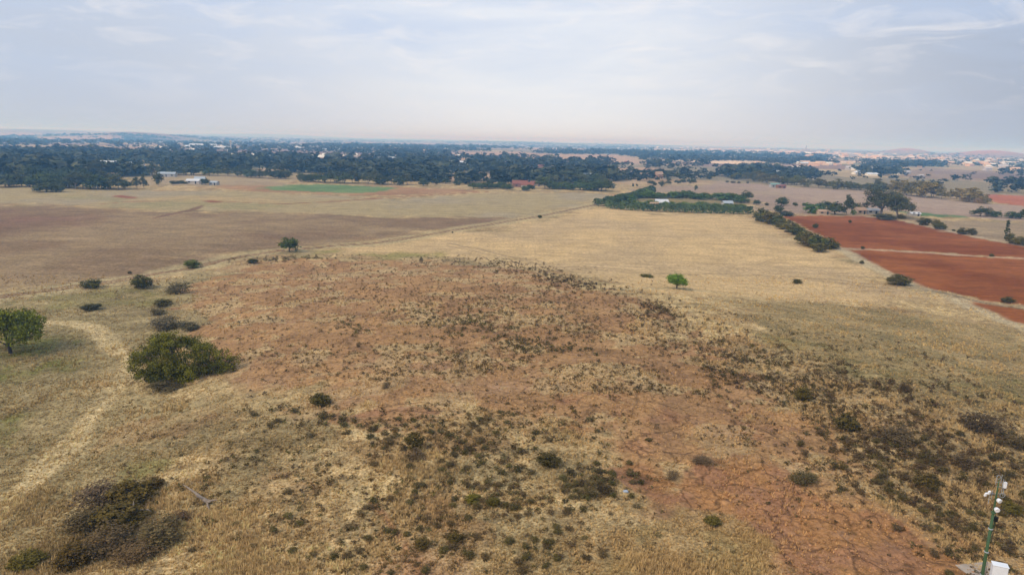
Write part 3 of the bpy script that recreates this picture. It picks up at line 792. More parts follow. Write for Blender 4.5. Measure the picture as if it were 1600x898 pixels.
SINGLES = [
    (291, 586, 148, 62, 'spreading', (1, 1, 1), 'wide olive-green spreading bush at the edge of the pink rock', 'bush'),
    (17, 553, 92, 62, 'thorn', (1, 1, 1), 'flat-topped green thorn tree with dark trunk at the left edge', 'tree'),
    (144, 449, 33, 14, 'bush_0', (.75, .85, .8), 'dark round bush beside the dirt track, leftmost of the three', 'bush'),
    (221, 449, 38, 22, 'bush_1', (.8, .9, .8), 'middle and tallest of the three round bushes beside the dirt track', 'bush'),
    (300, 418, 28, 14, 'bush_2', (.85, 1.2, .8), 'small bright green bush on the track verge', 'bush'),
    (278, 458, 44, 22, 'twiggy_0', (.9, .9, .8), 'grey-olive sparse bush between the track and the rock', 'bush'),
    (254, 477, 30, 11, 'bush_3', (.75, .75, .8), 'low dull green bush just above the grey thicket', 'bush'),
    (248, 491, 26, 12, 'twiggy_1', (.7, .7, .65), 'small brown bush touching the grey thicket', 'bush'),
    (262, 512, 62, 20, 'twiggy_2', (.75, .75, .8), 'dark grey thicket beside the rock edge', 'bush'),
    (296, 516, 36, 15, 'twiggy_0', (.6, .65, .6), 'dark scrubby bush behind the wide spreading bush', 'bush'),
    (142, 484, 30, 10, 'bush_2', (.6, .65, .7), 'low dark bush alone on the greenish slope', 'bush'),
    (262, 606, 62, 15, 'twiggy_1', (.65, .62, .55), 'low brown bush at the foot of the wide spreading bush', 'bush'),
    (350, 578, 30, 18, 'twiggy_2', (1.0, .95, .95), 'pale twiggy bush under the right end of the spreading bush', 'bush'),
    (453, 393, 33, 27, 'round_0', (.9, 1.05, .9), 'lone dark green tree beyond the track left of the knoll', 'tree'),
    (395, 411, 20, 8, 'bush_3', (.6, .7, .6), 'low dark bush on the crest of the knoll', 'bush'),
    (1057, 451, 34, 27, 'leafy', (1, 1, 1), 'round bright green tree alone on the pale field', 'tree'),
    (1404, 445, 40, 19, 'bush_1', (.9, .9, .8), 'rounded olive bush at the corner of the red fields', 'bush'),
    (1246, 443, 17, 8, 'bush_2', (.7, .75, .7), 'small dark bush alone on the pale field', 'bush'),
    (1010, 433, 26, 6, 'bush_0', (1.0, 1.1, .8), 'flat green bush left of the bright green tree', 'bush'),
    (843, 341, 8, 7, 'round_1', (.8, .8, .7), 'tiny dark tree on the straight track', 'tree'),
    (658, 408, 7, 10, 'twiggy_1', (.7, .7, .6), 'thin upright grey shrub on the crest of the knoll', 'bush'),
    (707, 364, 4, 3, 'bush_1', (.6, .6, .5), 'dot of a shrub beside the track past the knoll', 'bush'),
    (203, 428, 7, 5, 'bush_3', (.6, .6, .6), 'tiny dark shrub on the near side of the track', 'bush'),
    # by the red fields
    (1274, 356, 11, 8, 'bush_0', (.7, .8, .6), 'larger of the two small bushes inside the upper red field', 'bush'),
    (1328, 348, 6, 5, 'bush_1', (.6, .7, .6), 'smaller bush inside the upper red field', 'bush'),
    (1348, 389, 7, 5, 'bush_2', (.7, .8, .6), 'tiny bush on the left end of the grass strip splitting the red fields', 'bush'),
    (1549, 401, 7, 5, 'bush_3', (.7, .8, .6), 'tiny bush on the right end of the grass strip splitting the red fields', 'bush'),
    (1346, 412, 8, 6, 'bush_3', (.7, .7, .6), 'tiny bush on the verge left of the olive bush', 'bush'),
    (1575, 472, 20, 9, 'bush_0', (.8, .8, .65), 'low bush between the lower two red fields', 'bush'),
    (1443, 352, 21, 13, 'bush_2', (.7, .8, .75), 'dark bush nearest the farm on the red field border', 'bush'),
    (1462, 352, 14, 10, 'bush_3', (1.2, 1.2, .9), 'pale olive bush behind a dark one on the red field border', 'bush'),
    (1469, 358, 21, 11, 'bush_1', (.7, .8, .7), 'dark bush in front of the pale olive one', 'bush'),
    (1490, 361, 6, 3, 'bush_1', (.6, .7, .6), 'tiniest shrub on the red field border', 'bush'),
    (1503, 366, 16, 11, 'bush_0', (.75, .8, .8), 'left bush of the close pair on the red field border', 'bush'),
    (1518, 367, 17, 11, 'bush_3', (.75, .8, .7), 'right bush of the close pair on the red field border', 'bush'),
    (1532, 338, 23, 15, 'round_2', (.9, .9, .9), 'round dark tree right of the green strip', 'tree'),
    (1543, 337, 14, 14, 'twiggy_0', (1.1, 1, .9), 'leafless brown tree behind the round dark one', 'tree'),
    (1555, 339, 19, 10, 'round_3', (.8, 1.0, .7), 'low green tree third from the right edge behind the stubble', 'tree'),
    (1583, 341, 25, 11, 'round_1', (.8, 1.0, .7), 'wide low green tree next to the right edge', 'tree'),
    (1600, 339, 14, 12, 'round_0', (.8, .9, .7), 'dark tree cut by the right edge beyond the stubble', 'tree'),
    (1571, 377, 7, 29, 'cypress', (.75, .8, .7), 'tall thin dark cypress near the right edge', 'tree'),
    (1578, 380, 14, 16, 'bush_2', (.8, .9, .7), 'green shrub at the foot of the cypress', 'bush'),
    (1590, 382, 22, 13, 'bush_1', (1.1, 1.1, .7), 'yellow-green bush right of the cypress', 'bush'),
    (1607, 385, 20, 14, 'bush_0', (.8, .9, .7), 'dark bush cut by the right edge near the cypress', 'bush'),
    # farm behind the red field
    (1257, 322, 10, 6, 'round_1', (.9, 1.1, .8), 'small green tree at the left end of the farm trees', 'tree'),
    (1270, 333, 34, 18, 'round_3', (.95, 1.5, .8), 'bright green broad tree at the farm by the red field', 'tree'),
    (1288, 328, 22, 15, 'round_2', (1, 1.2, .8), 'mid green tree behind the bright green farm tree', 'tree'),
    (1303, 335, 32, 22, 'round_0', (1.05, 1.1, 1.1), 'dark round tree in the middle of the farm trees', 'tree'),
    (1323, 336, 19, 31, 'gum_1', (.8, .9, .75), 'tall narrow tree with pale stem at the farm', 'tree'),
    (1336, 332, 18, 18, 'round_1', (.85, .95, .8), 'dark tree right of the tall narrow farm tree', 'tree'),
    (1333, 336, 9, 10, 'round_3', (1.3, 1.7, .8), 'small lime-green tree beside the tan farmhouse', 'tree'),
    (1350, 333, 12, 13, 'round_2', (.8, .95, .9), 'small dark tree right of the tan farmhouse', 'tree'),
    (1375, 338, 56, 40, 'biggum', (1.3, 1.2, .95), 'largest gum tree behind the upper red field', 'tree'),
    (1400, 341, 46, 34, 'biggum', (1.4, 1.25, .95), 'broad gum tree joined to the largest one on its right', 'tree'),
    (1382, 343, 34, 10, 'bush_2', (.8, .85, .8), 'low undergrowth bush below the two big gum trees', 'bush'),
    (1408, 342, 14, 8, 'bush_1', (.9, .9, .8), 'low bush at the right foot of the two big gum trees', 'bush'),
    (1165, 314, 23, 18, 'round_2', (.9, .9, .95), 'round dark tree over the hedged garden corner', 'tree'),
    (1182, 320, 13, 9, 'round_0', (.8, .9, .9), 'small round tree right of the hedged garden', 'tree'),
    (1222, 321, 20, 16, 'round_1', (.85, 1, 1), 'round dark tree between garden and farm', 'tree'),
    (1216, 331, 18, 13, 'round_3', (.75, .85, .9), 'dark tree in front of the round one between garden and farm', 'tree'),
    (1242, 323, 8, 8, 'round_2', (.8, .95, .9), 'tiny round tree between garden and farm', 'tree'),
    (1228, 337, 28, 9, 'bush_0', (.55, .7, .65), 'low dark bush at the top corner of the red field', 'bush'),
    (1198, 321, 8, 5, 'bush_1', (.7, .8, .8), 'small bush between the garden and the round dark tree', 'bush'),
    (1087, 298, 7, 9, 'gum_2', (.8, .9, .8), 'lone slim tree in the stubble beyond the garden', 'tree'),
    (989, 292, 4, 7, 'round_1', (.8, .8, .8), 'left small tree of two beyond the garden', 'tree'),
    (995, 292, 4, 6, 'round_2', (.8, .8, .8), 'right small tree of two beyond the garden', 'tree'),
    (72, 300, 34, 16, 'round_3', (1.0, 1.0, .9), 'broad tree standing forward of the left wood', 'tree'),
    (93, 300, 20, 15, 'round_1', (.9, .9, .9), 'smaller tree beside the broad one before the left wood', 'tree'),
    (213, 295, 13, 17, 'gum_0', (.9, .95, .9), 'left gum of the pair before the left wood', 'tree'),
    (225, 294, 14, 20, 'gum_3', (.9, .95, .9), 'right gum of the pair before the left wood', 'tree'),
    (247, 290, 18, 20, 'gum_2', (.85, .95, .85), 'gum tree left of the pale roofed shed', 'tree'),
    (321, 289, 16, 11, 'round_0', (.7, .8, .9), 'dark tree in front of the white sheds', 'tree'),
]
for k, s in enumerate(SINGLES):
    rot = 0.0 if s[4] in ('spreading', 'thorn') else None
    place_tree(*s, name=('thorn_tree' if s[4] == 'thorn' else 'gum_tree' if 'gum' in s[4] else 'cypress_tree' if s[4] == 'cypress' else s[7]), rot=rot)

def belt(path, n, hr, wr, keys, color, pattern, group, jit=(3, 1.2), cat='tree', name='tree', seed=1, cvar=.15):
    rg = random.Random(seed)
    P = np.array(path, float)
    L_ = np.concatenate([[0], np.cumsum(np.hypot(*(P[1:] - P[:-1]).T))])
    for i in range(n):
        s = (i + .5) / n * L_[-1]
        x = np.interp(s, L_, P[:, 0]) + rg.uniform(-1, 1) * min(jit[0], L_[-1] / n * .45)
        y = np.interp(s, L_, P[:, 1]) + rg.uniform(-jit[1], jit[1])
        h = rg.uniform(*hr) * rg.uniform(.8, 1.12); w = h * rg.uniform(*wr) * 1.35
        k = rg.choice(keys); v = rg.uniform(1 - cvar, 1 + cvar)
        hv = rg.uniform(-.08, .08)
        place_tree(x, y, w, h, k, (color[0] * v * (1 + hv), color[1] * v, color[2] * v * (1 - hv)), pattern.format(o=ordinal(i)), cat, group, name)
G4 = ['gum_0', 'gum_1', 'gum_2', 'gum_3']; R4 = ['round_0', 'round_1', 'round_2', 'round_3']; B4 = ['bush_0', 'bush_1', 'bush_2', 'bush_3']
belt([(1140, 279), (1200, 286), (1290, 294), (1382, 300)], 26, (12, 17), (.85, 1.2), G4 + R4[:2], (1.35, 1.2, 1.0), '{o} gum tree from the left in the long belt beyond the stubble', 'trees in the long gum belt', name='gum_tree', seed=2)
belt([(1394, 301), (1430, 306), (1474, 311)], 11, (16, 22), (.8, 1.1), G4, (2.0, 1.65, 1.3), '{o} brownish gum from the left in the middle group of the belt', 'brownish gums in the middle of the belt', name='gum_tree', seed=3)
belt([(1482, 311), (1510, 314), (1545, 318)], 8, (13, 20), (.8, 1.15), G4 + ['twiggy_1'], (2.2, 1.7, 1.35), '{o} brownish tree from the left beside the orange field', 'brownish trees beside the orange field', name='tree', seed=4)
belt([(845, 294), (900, 296), (955, 300)], 12, (15, 19), (1.0, 1.5), R4 + ['gum_0'], (.95, 1.2, 1.0), '{o} front tree from the left in the wood right of the red roofs', 'front trees of the wood right of the red roofs', seed=5)
belt([(850, 286), (900, 285), (948, 290)], 9, (15, 20), (.9, 1.3), R4 + G4, (1, 1.1, 1.05), '{o} rear tree from the left in the wood right of the red roofs', 'rear trees of the wood right of the red roofs', seed=6)
belt([(735, 296), (765, 295), (800, 296)], 6, (10, 15), (1.1, 1.5), R4, (.95, 1.15, 1.0), '{o} tree from the left in the clump left of the red roofs', 'clump left of the red roofs', seed=7)
belt([(818, 297), (832, 297)], 2, (9, 11), (1.2, 1.5), R4, (.8, 1.0, .95), '{o} low round tree in front of the red roofs', 'low trees in front of the red roofs', seed=8)
belt([(-10, 293), (60, 292), (120, 295), (200, 296)], 17, (18, 27), (.85, 1.2), R4 + G4, (.8, .9, .95), '{o} front tree from the left in the wood along the left field', 'front trees of the left wood', seed=9)
belt([(-10, 280), (60, 280), (130, 284)], 8, (18, 24), (.9, 1.3), R4, (.75, .85, .95), '{o} rear tree from the left in the wood along the left field', 'rear trees of the left wood', seed=10)
belt([(232, 273), (300, 274), (380, 276), (452, 281)], 17, (14, 20), (.9, 1.3), G4 + R4, (.85, .95, .95), '{o} tree from the left in the belt behind the sheds', 'belt behind the pale sheds', seed=11)
belt([(465, 283), (540, 286), (600, 288), (640, 289)], 15, (16, 22), (.8, 1.15), G4 + R4, (.9, .95, .95), '{o} tree from the left in the belt behind the green crop', 'belt behind the green crop', seed=12)
belt([(655, 289), (670, 290), (690, 288), (720, 289)], 4, (9, 14), (1.0, 1.3), R4, (.8, .9, .95), '{o} tree from the left in the loose group beyond the crop', 'loose group beyond the crop', seed=13)
belt([(270, 287), (300, 288)], 5, (4, 6), (1.3, 1.8), B4, (.7, .9, .7), '{o} low bush from the left in the row before the white sheds', 'row before the white sheds', cat='bush', name='bush', seed=14)
belt([(1010, 289), (1035, 291), (1060, 287), (1090, 285)], 8, (6, 10), (.9, 1.4), R4 + G4, (.9, 1, .95), '{o} small tree from the left in the scatter beyond the garden', 'scatter beyond the garden', seed=15)
belt([(1132, 285), (1170, 286)], 4, (3, 4), (1.2, 1.8), B4, (.8, .8, .8), '{o} tiny bush from the left at the foot of the long belt', 'tiny bushes at the foot of the belt', cat='bush', name='bush', seed=16)
# bushes in a row along the red field, far end to near end
ROW = [(1187, 345, 20, 22), (1196, 347, 24, 20), (1206, 350, 26, 20), (1216, 352, 24, 18), (1222, 358, 22, 16), (1234, 363, 28, 20), (1245, 367, 22, 14), (1256, 381, 26, 20), (1266, 385, 30, 24),
       (1278, 388, 30, 22), (1292, 388, 28, 18), (1280, 393, 26, 15), (1300, 388, 20, 12), (1258, 372, 22, 13)]
for i, (x, y, w, h) in enumerate(ROW):
    place_tree(x, y, w * 1.2, h * 1.08, B4[i % 4], (.75 + .12 * (i % 3), .92 + .08 * (i % 2), .75), f'{ordinal(i)} bush from the far end of the dark row along the red field', 'bush', 'dark row of bushes along the red field', 'bush')
# garden trees inside the hedge
belt([(960, 318), (1000, 310), (1060, 309), (1130, 312), (1160, 316)], 26, (10, 14), (1.1, 1.6), R4, (1.1, 1.55, .95), '{o} tree from the left in the back row of the hedged garden', 'back row of garden trees', seed=21, jit=(3, 1.5))
belt([(965, 324), (1015, 321), (1060, 323), (1110, 325), (1165, 327)], 22, (8, 11), (1.1, 1.6), R4, (1.5, 1.9, 1.0), '{o} tree from the left in the front row of the hedged garden', 'front row of garden trees', seed=22, jit=(3, 1.5))
belt([(1040, 309), (1088, 311)], 8, (7, 11), (.35, .5), ['cypress'], (.8, 1, .9), '{o} small conifer from the left at the back of the garden', 'small conifers at the back of the garden', seed=23, jit=(1, .5), name='conifer')

def hedge(path, h, w, name, label, rg_seed):
    rng = np.random.default_rng(rg_seed)
    g = ground_at([p[0] for p in path], [p[1] for p in path])
    seg = np.hypot(*(g[1:, :2] - g[:-1, :2]).T); cum = np.concatenate([[0], np.cumsum(seg)])
    n = int(cum[-1] * 55)
    s = rng.uniform(0, cum[-1], n)
    x = np.interp(s, cum, g[:, 0]); y = np.interp(s, cum, g[:, 1])
    dx = np.gradient(g[:, 0]); dy = np.gradient(g[:, 1]); ll = np.hypot(dx, dy)
    tx = np.interp(s, cum, dx / ll); ty = np.interp(s, cum, dy / ll)
    hh = h * (.75 + .5 * fbm(s, s * 0, 7, 3, 5))
    ww = w * (.7 + .6 * fbm(s, s * 0 + 9, 8, 3, 6))
    a = rng.uniform(0, math.pi, n)
    q = rng.uniform(.75, 1.02, n)
    off = np.cos(a) * ww * .5 * q; up = np.abs(np.sin(a)) ** .6 * hh * q
    px_ = x - ty * off; py_ = y + tx * off
    p = np.stack([px_, py_, height(px_, py_) + up + .1], -1)
    nr = np.stack([-ty * np.cos(a), tx * np.cos(a), np.sin(a)], -1)
    V, Fq = leaf_geo(rng, p, .55, nr)
    t_ = np.clip(fbm(s, s * 0, 3, 3, 9) * 1.2 - .1 + rng.uniform(-.2, .2, n), 0, 1)[:, None]
    c = np.array(srgb(58, 74, 44)) * (1 - t_) + np.array(srgb(92, 106, 62)) * t_
    o = link(name, mesh_np(name, V, Fq, M_MASS, np.repeat(c, 4, 0)))
    tag(o, label, 'hedge')
hedge([(950, 325), (975, 328), (1020, 330), (1060, 331.5), (1100, 333), (1140, 334), (1174, 334)], 4.6, 5, 'hedge', 'long dense green hedge along the front of the garden', 61)
hedge([(929, 322), (945, 322), (960, 318), (985, 312), (1005, 305), (1020, 300)], 5.0, 7, 'hedge', 'green hedge running back along the left side of the garden', 62)

# ---- scrub on the knoll: low dark shrubs. The ones that show largest are objects, the rest one mass.
SHR = []
for i in range(8):
    rng = np.random.default_rng(700 + i)
    lb = [(0, 0, .35, .34, .34, .40)] + rand_lobes(rng, 5, .30, .2, .5, .17, 1.2)
    V, Fq, c = crown(rng, lb, 800, .036, (srgb(96, 78, 52), srgb(140, 118, 80)) if i % 2 else (srgb(88, 80, 46), srgb(130, 116, 66)), 9, .045, -.9, .6)
    tw = []
    for k in range(7):
        a = rng.uniform(0, 6.28); q = rng.uniform(.2, .42)
        tw.append(tube([(0, 0, -.05), (q * .5 * math.cos(a), q * .5 * math.sin(a), .3), (q * math.cos(a), q * math.sin(a), rng.uniform(.5, .85))], [.016, .012, .006], 4))
    Vt, Ft = join(tw)
    SHR.append((mesh_np('shrub_foliage', V, Fq, M_LEAF, c), mesh_py('shrub_stem', Vt, Ft, M_BARK)))
ZONES = [
    # centre px, radii px, tilt(dy/dx), count, size range m, colour, place words
    (450, 406, 75, 5, -.03, 60, (.9, 1.8), (.8, .85, .75), 'on the far crest of the knoll, left part'),
    (760, 412, 120, 7, .06, 60, (.7, 1.3), (.8, .8, .7), 'on the far crest of the knoll, middle part'),
    (850, 430, 105, 11, .22, 330, (.7, 1.5), (.72, .68, .66), 'in the dark strip below the far crest'),
    (1020, 483, 60, 14, .12, 110, (.8, 1.5), (.72, .7, .62), 'in the dark patch left below the bright green tree'),
    (560, 450, 210, 36, 0, 760, (.35, .95), (.9, .85, .7), 'on the pinkish top of the knoll'),
    (820, 470, 200, 34, .1, 640, (.4, 1.0), (.9, .88, .7), 'on the top of the knoll right of its middle'),
    (730, 505, 110, 26, .05, 190, (.7, 1.3), (.85, .95, .65), 'in the green-brown cluster at the middle of the knoll'),
    (880, 540, 80, 18, .1, 80, (.8, 1.4), (.7, .8, .55), 'in the cluster right of the knoll middle'),
    (540, 512, 50, 10, 0, 40, (.7, 1.2), (.8, .95, .6), 'in the small cluster left of the knoll middle'),
    (600, 570, 260, 50, 0, 220, (.35, .9), (.8, .8, .65), 'scattered on the bare orange rock'),
    (500, 655, 90, 25, .1, 60, (.7, 1.5), (.75, .8, .65), 'around the bare slab left of the middle'),
    (690, 690, 180, 45, .08, 240, (.6, 1.3), (.8, .82, .68), 'on the straw slope below the bare rock'),
    (520, 790, 240, 95, 0, 230, (.5, 1.2), (.85, .85, .7), 'on the straw slope in the lower left middle'),
    (780, 800, 170, 90, 0, 210, (.6, 1.3), (.85, .82, .68), 'in the bottom middle grass'),
    (880, 655, 110, 30, .1, 110, (.5, 1.1), (.8, .8, .65), 'beside the orange slabs, upper end'),
    (930, 745, 60, 35, 0, 60, (.7, 1.4), (.7, .75, .62), 'near the pale boulder'),
    (1130, 560, 130, 42, .30, 330, (.6, 1.2), (.74, .74, .60), 'at the upper end of the dark scrub belt'),
    (1290, 610, 180, 62, .32, 460, (.7, 1.4), (.74, .72, .60), 'in the middle of the dark scrub belt'),
    (1480, 680, 160, 85, .20, 440, (.7, 1.6), (.78, .72, .64), 'at the right end of the dark scrub belt'),
    (1400, 750, 140, 50, .25, 200, (.7, 1.4), (.8, .75, .65), 'between the scrub belt and the orange slabs'),
    (1530, 830, 110, 80, 0, 170, (.6, 1.3), (.8, .76, .65), 'around the antenna mast'),
    (1200, 800, 190, 90, 0, 50, (.4, .9), (.8, .78, .66), 'scattered over the orange slabs'),
    (130, 640, 160, 130, 0, 70, (.4, .9), (.8, .95, .6), 'on the greenish left slope'),
    (330, 700, 120, 60, 0, 70, (.5, 1.0), (.85, .9, .6), 'left of the straw slope, above the grey thicket'),
    (1500, 560, 190, 40, .2, 120, (.3, .8), (.9, .95, .6), 'on the grass below the red fields'),
    (1150, 490, 180, 30, .15, 90, (.3, .8), (.9, .85, .7), 'on the pale grass below the bright green tree'),
]
ZONES += [
    (620, 500, 330, 95, 0, -2600, (.34, .98), (.85, .8, .62), 'peppered over the whole knoll'),
    (900, 540, 260, 80, .15, -1300, (.3, .95), (.85, .8, .62), 'peppered over the right flank of the knoll'),
    (600, 412, 260, 14, .02, -420, (.4, 1.0), (.75, .75, .62), 'peppered along the far crest of the knoll'),
    (640, 770, 330, 140, 0, -900, (.28, .9), (.85, .8, .62), 'peppered over the straw slope'),
    (1380, 660, 300, 120, .25, -1500, (.3, 1.0), (.8, .74, .6), 'peppered through the scrub belt'),
    (1100, 600, 200, 90, .2, -500, (.3, .9), (.8, .74, .6), 'peppered left of the scrub belt')]
ZONES.append((1400, 545, 260, 62, .16, -600, (.22, .6), (.8, .8, .6), 'thinly spread below the red fields'))
rng = np.random.default_rng(77)
allp = []
for zi, (cx, cy, rx, ry, tl, n, sr, colr, words) in enumerate(ZONES):
    even = n < 0
    n = int(abs(n) * (1.0 if even else 1.45))
    u = rng.uniform(-1, 1, size=(n * 3, 2)) if even else rng.normal(size=(n * 3, 2)) * .62
    if even:
        u = u[(u ** 2).sum(1) < 1]
    x = cx + u[:, 0] * rx; y = cy + u[:, 1] * ry + tl * u[:, 0] * rx
    ok = (x > -40) & (x < 1640) & (y > 398) & (y < 925)
    # patchiness
    x, y = x[ok], y[ok]
    g = ground_at(x, y)
    pn = fbm(g[:, 0], g[:, 1], 5, 3, 303) + rng.uniform(-.45, .45, len(x))
    if even: pn = fbm(g[:, 0], g[:, 1], 6, 5, 131, .65) + rng.uniform(-.14, .14, len(x))
    keep = np.argsort(-pn)[:n] if len(x) > n else np.arange(len(x))
    for i in keep:
        s = (sr[0] + (sr[1] - sr[0]) * rng.uniform(0, 1) ** 2.2) * .92
        allp.append((g[i, 0], g[i, 1], g[i, 2], s, zi, x[i], y[i]))
# larger named bushes on and around the knoll
BIG = [(500, 632, 42, 22, 'bush_1', (.62, .68, .6), 'dark green bush on the grass tip left of the bare slab'),
       (648, 700, 34, 30, 'bush_2', (.8, .85, .7), 'tall olive bush in the straw below the bare slab'),
       (650, 718, 36, 22, 'twiggy_1', (.8, .75, .75), 'grey bush in front of the tall olive one'),
       (920, 775, 26, 38, 'twiggy_0', (.95, 1.0, .85), 'tall grey-green bush left of the pale boulder'),
       (943, 770, 30, 24, 'twiggy_2', (.65, .62, .55), 'dark brown bush beside the tall grey-green one'),
       (1255, 752, 46, 20, 'twiggy_1', (.8, .85, .65), 'grey-green bush alone on the orange slabs'),
       (1050, 748, 24, 18, 'twiggy_2', (1.0, .95, 1.0), 'pale grey bush at the top of the orange slabs'),
       (1098, 722, 38, 12, 'twiggy_0', (1.0, .9, .95), 'low mauve-grey bush on the orange slabs'),
       (1112, 818, 30, 14, 'bush_3', (.85, .95, .7), 'bright olive bush between slabs and tall grass'),
       (855, 725, 48, 22, 'bush_0', (.62, .66, .62), 'wide dark bush in the straw right of the middle'),
       (1322, 670, 40, 28, 'bush_1', (.7, .75, .7), 'dark bush at the inner edge of the scrub belt'),
       (1255, 625, 30, 24, 'bush_2', (.8, .85, .7), 'olive bush inside the scrub belt'),
       (1400, 690, 52, 30, 'twiggy_1', (.75, .72, .7), 'large grey bush in the middle of the scrub belt'),
       (1530, 670, 60, 28, 'twiggy_0', (.72, .66, .66), 'widest grey-brown bush near the right edge'),
       (1590, 700, 40, 24, 'twiggy_2', (.7, .68, .62), 'grey-brown bush cut by the right edge'),
       (1505, 730, 36, 24, 'twiggy_2', (.7, .64, .64), 'round brown bush left of the mast top'),
       (1412, 610, 16, 18, 'twiggy_1', (.7, .66, .6), 'upright dark bush on the upper rim of the scrub belt'),
       (740, 878 - 94, 30, 14, 'bush_3', (1.0, 1.2, .6), 'yellow-green bush in the lower middle'),
       (770, 790, 26, 16, 'bush_2', (.75, .85, .6), 'dark green bush beside the yellow-green one'),
       (603, 607, 15, 15, 'twiggy_2', (.9, .9, .85), 'grey bush standing on the bare orange rock'),
       (560, 542, 9, 11, 'twiggy_0', (.9, .9, .9), 'little grey upright bush on the bare rock'),
       (1580, 800, 30, 16, 'bush_0', (.8, .9, .6), 'green bush right of the mast'),
       (1448, 762, 40, 24, 'bush_1', (.7, .7, .62), 'dark bush at the lower rim of the scrub belt'),
       (660, 855, 28, 16, 'bush_2', (.7, .68, .6), 'round dark bush right of the small footpath'),
       (710, 845, 26, 15, 'bush_0', (.7, .7, .58), 'second round dark bush right of the small footpath'),
       (42, 885, 50, 22, 'bush_3', (1.0, 1.1, .6), 'yellow-green bush in the bottom left corner'),
       (230, 590, 0, 0, '', W1, '')]
THICKET = [(165, 790, 80, 42, 'twiggy_0', (.9, .82, .92), 'rear left mauve-grey bush of the big thicket'), (205, 785, 70, 36, 'bush_1', (.72, .7, .55), 'rear right olive bush of the big thicket'),
           (140, 825, 72, 40, 'twiggy_1', (.72, .7, .6), 'left dark bush of the big thicket'), (190, 822, 80, 34, 'bush_2', (.62, .62, .5), 'central dark olive bush of the big thicket'),
           (255, 845, 84, 36, 'twiggy_2', (.85, .85, .7), 'right hand grey-green bush of the big thicket'), (165, 862, 80, 40, 'twiggy_0', (.72, .66, .6), 'front left brown bush of the big thicket'),
           (215, 872, 70, 32, 'twiggy_1', (.85, .74, .66), 'front right brown bush of the big thicket'), (120, 880, 60, 34, 'bush_0', (.7, .62, .48), 'lowest left bush of the big thicket'),
           (285, 812, 34, 14, 'twiggy_2', (.75, .6, .55), 'small brown bush between thicket and fallen log'), (240, 762, 36, 18, 'bush_3', (.7, .65, .6), 'small dark bush behind the big thicket')]
for b in BIG + THICKET:
    if not b[4]: continue
    kb = .90 if b[4].startswith('bush') else .95
    b = b[:5] + ((b[5][0] * 1.05, b[5][1] * kb, b[5][2] * .95), b[6])
    place_tree(*b[:7], cat='bush', group='bushes of the big thicket' if 'thicket' in b[6] else None, name='bush')

allp = np.array(allp)
dist = np.sqrt(allp[:, 0] ** 2 + allp[:, 1] ** 2 + (CAMZ - allp[:, 2]) ** 2)
scr = allp[:, 3] / dist
scr = np.where((allp[:, 5] > 0) & (allp[:, 5] < 1600) & (allp[:, 6] < 898), scr, scr * .3)
order = np.argsort(-scr)
SIZEW = ['small', 'medium', 'large']
cnt = {}
rs = random.Random(5)
NIND = 290
zs = {}
for rank, i in enumerate(order[:NIND]):
    zs.setdefault(int(allp[i, 4]), []).append(i)
for zi, ids in zs.items():
    ids.sort(key=lambda i: -allp[i, 3])
    for k, i in enumerate(ids):
        X, Y, Zz, s, _, px_, py_ = allp[i]
        colr = ZONES[zi][7]
        v = rs.uniform(.8, 1.2)
        e = empty('shrub', (X, Y, Zz - .03), rs.uniform(0, 6.28), (s, s, s * rs.uniform(.55, .85)))
        vi = rs.randrange(8)
        tone = 'brown' if vi % 2 else 'olive'
        tag(e, f'{ordinal(k)} largest low {tone} shrub {ZONES[zi][8]}', 'shrub', 'low shrubs ' + ZONES[zi][8].split(',')[0])
        fo, stm = SHR[vi]
        a = link('foliage', fo, e); a.color = (colr[0] * v, colr[1] * v, colr[2] * v, 1)
        link('stem', stm, e)
# remaining scrub as one mass
def shrub_mass(P, seed):
    rng = np.random.default_rng(seed)
    temps = []
    for i in range(6):
        lb = [(0, 0, .34, .36, .36, .40)] + rand_lobes(rng, 4, .30, .2, .5, .17, 1.2)
        temps.append(crown(rng, lb, 70, .085, ((.85, .84, .78), (1.2, 1.15, 1.05)), 5, .055, -.9, .55))
    Vs, Fs, Cs, o = [], [], [], 0
    for (X, Y, Zz, s, zi, _, _) in P:
        V, Fq, c = temps[rng.integers(6)]
        a = rng.uniform(0, 6.28); ca, sa = math.cos(a), math.sin(a)
        h = s * rng.uniform(.5, .85)
        W = np.empty_like(V)
        W[:, 0] = X + s * (V[:, 0] * ca - V[:, 1] * sa); W[:, 1] = Y + s * (V[:, 0] * sa + V[:, 1] * ca); W[:, 2] = Zz - .03 + V[:, 2] * h
        z = np.array(ZONES[int(zi)][7]) * rng.uniform(.5, 1.0)
        base = np.array(srgb(120, 98, 68)) if rng.random() < .65 else np.array(srgb(110, 100, 62))
        Vs.append(W); Fs.append(Fq + o); Cs.append(c * base * z); o += len(V)
    return np.vstack(Vs), np.vstack(Fs), np.vstack(Cs)
V, Fq, c = shrub_mass(allp[order[NIND:]], 88)
link('scrub', mesh_np('scrub', V, Fq, M_MASS, c), kind='stuff', label='countless low brown shrubs scattered over the knoll')

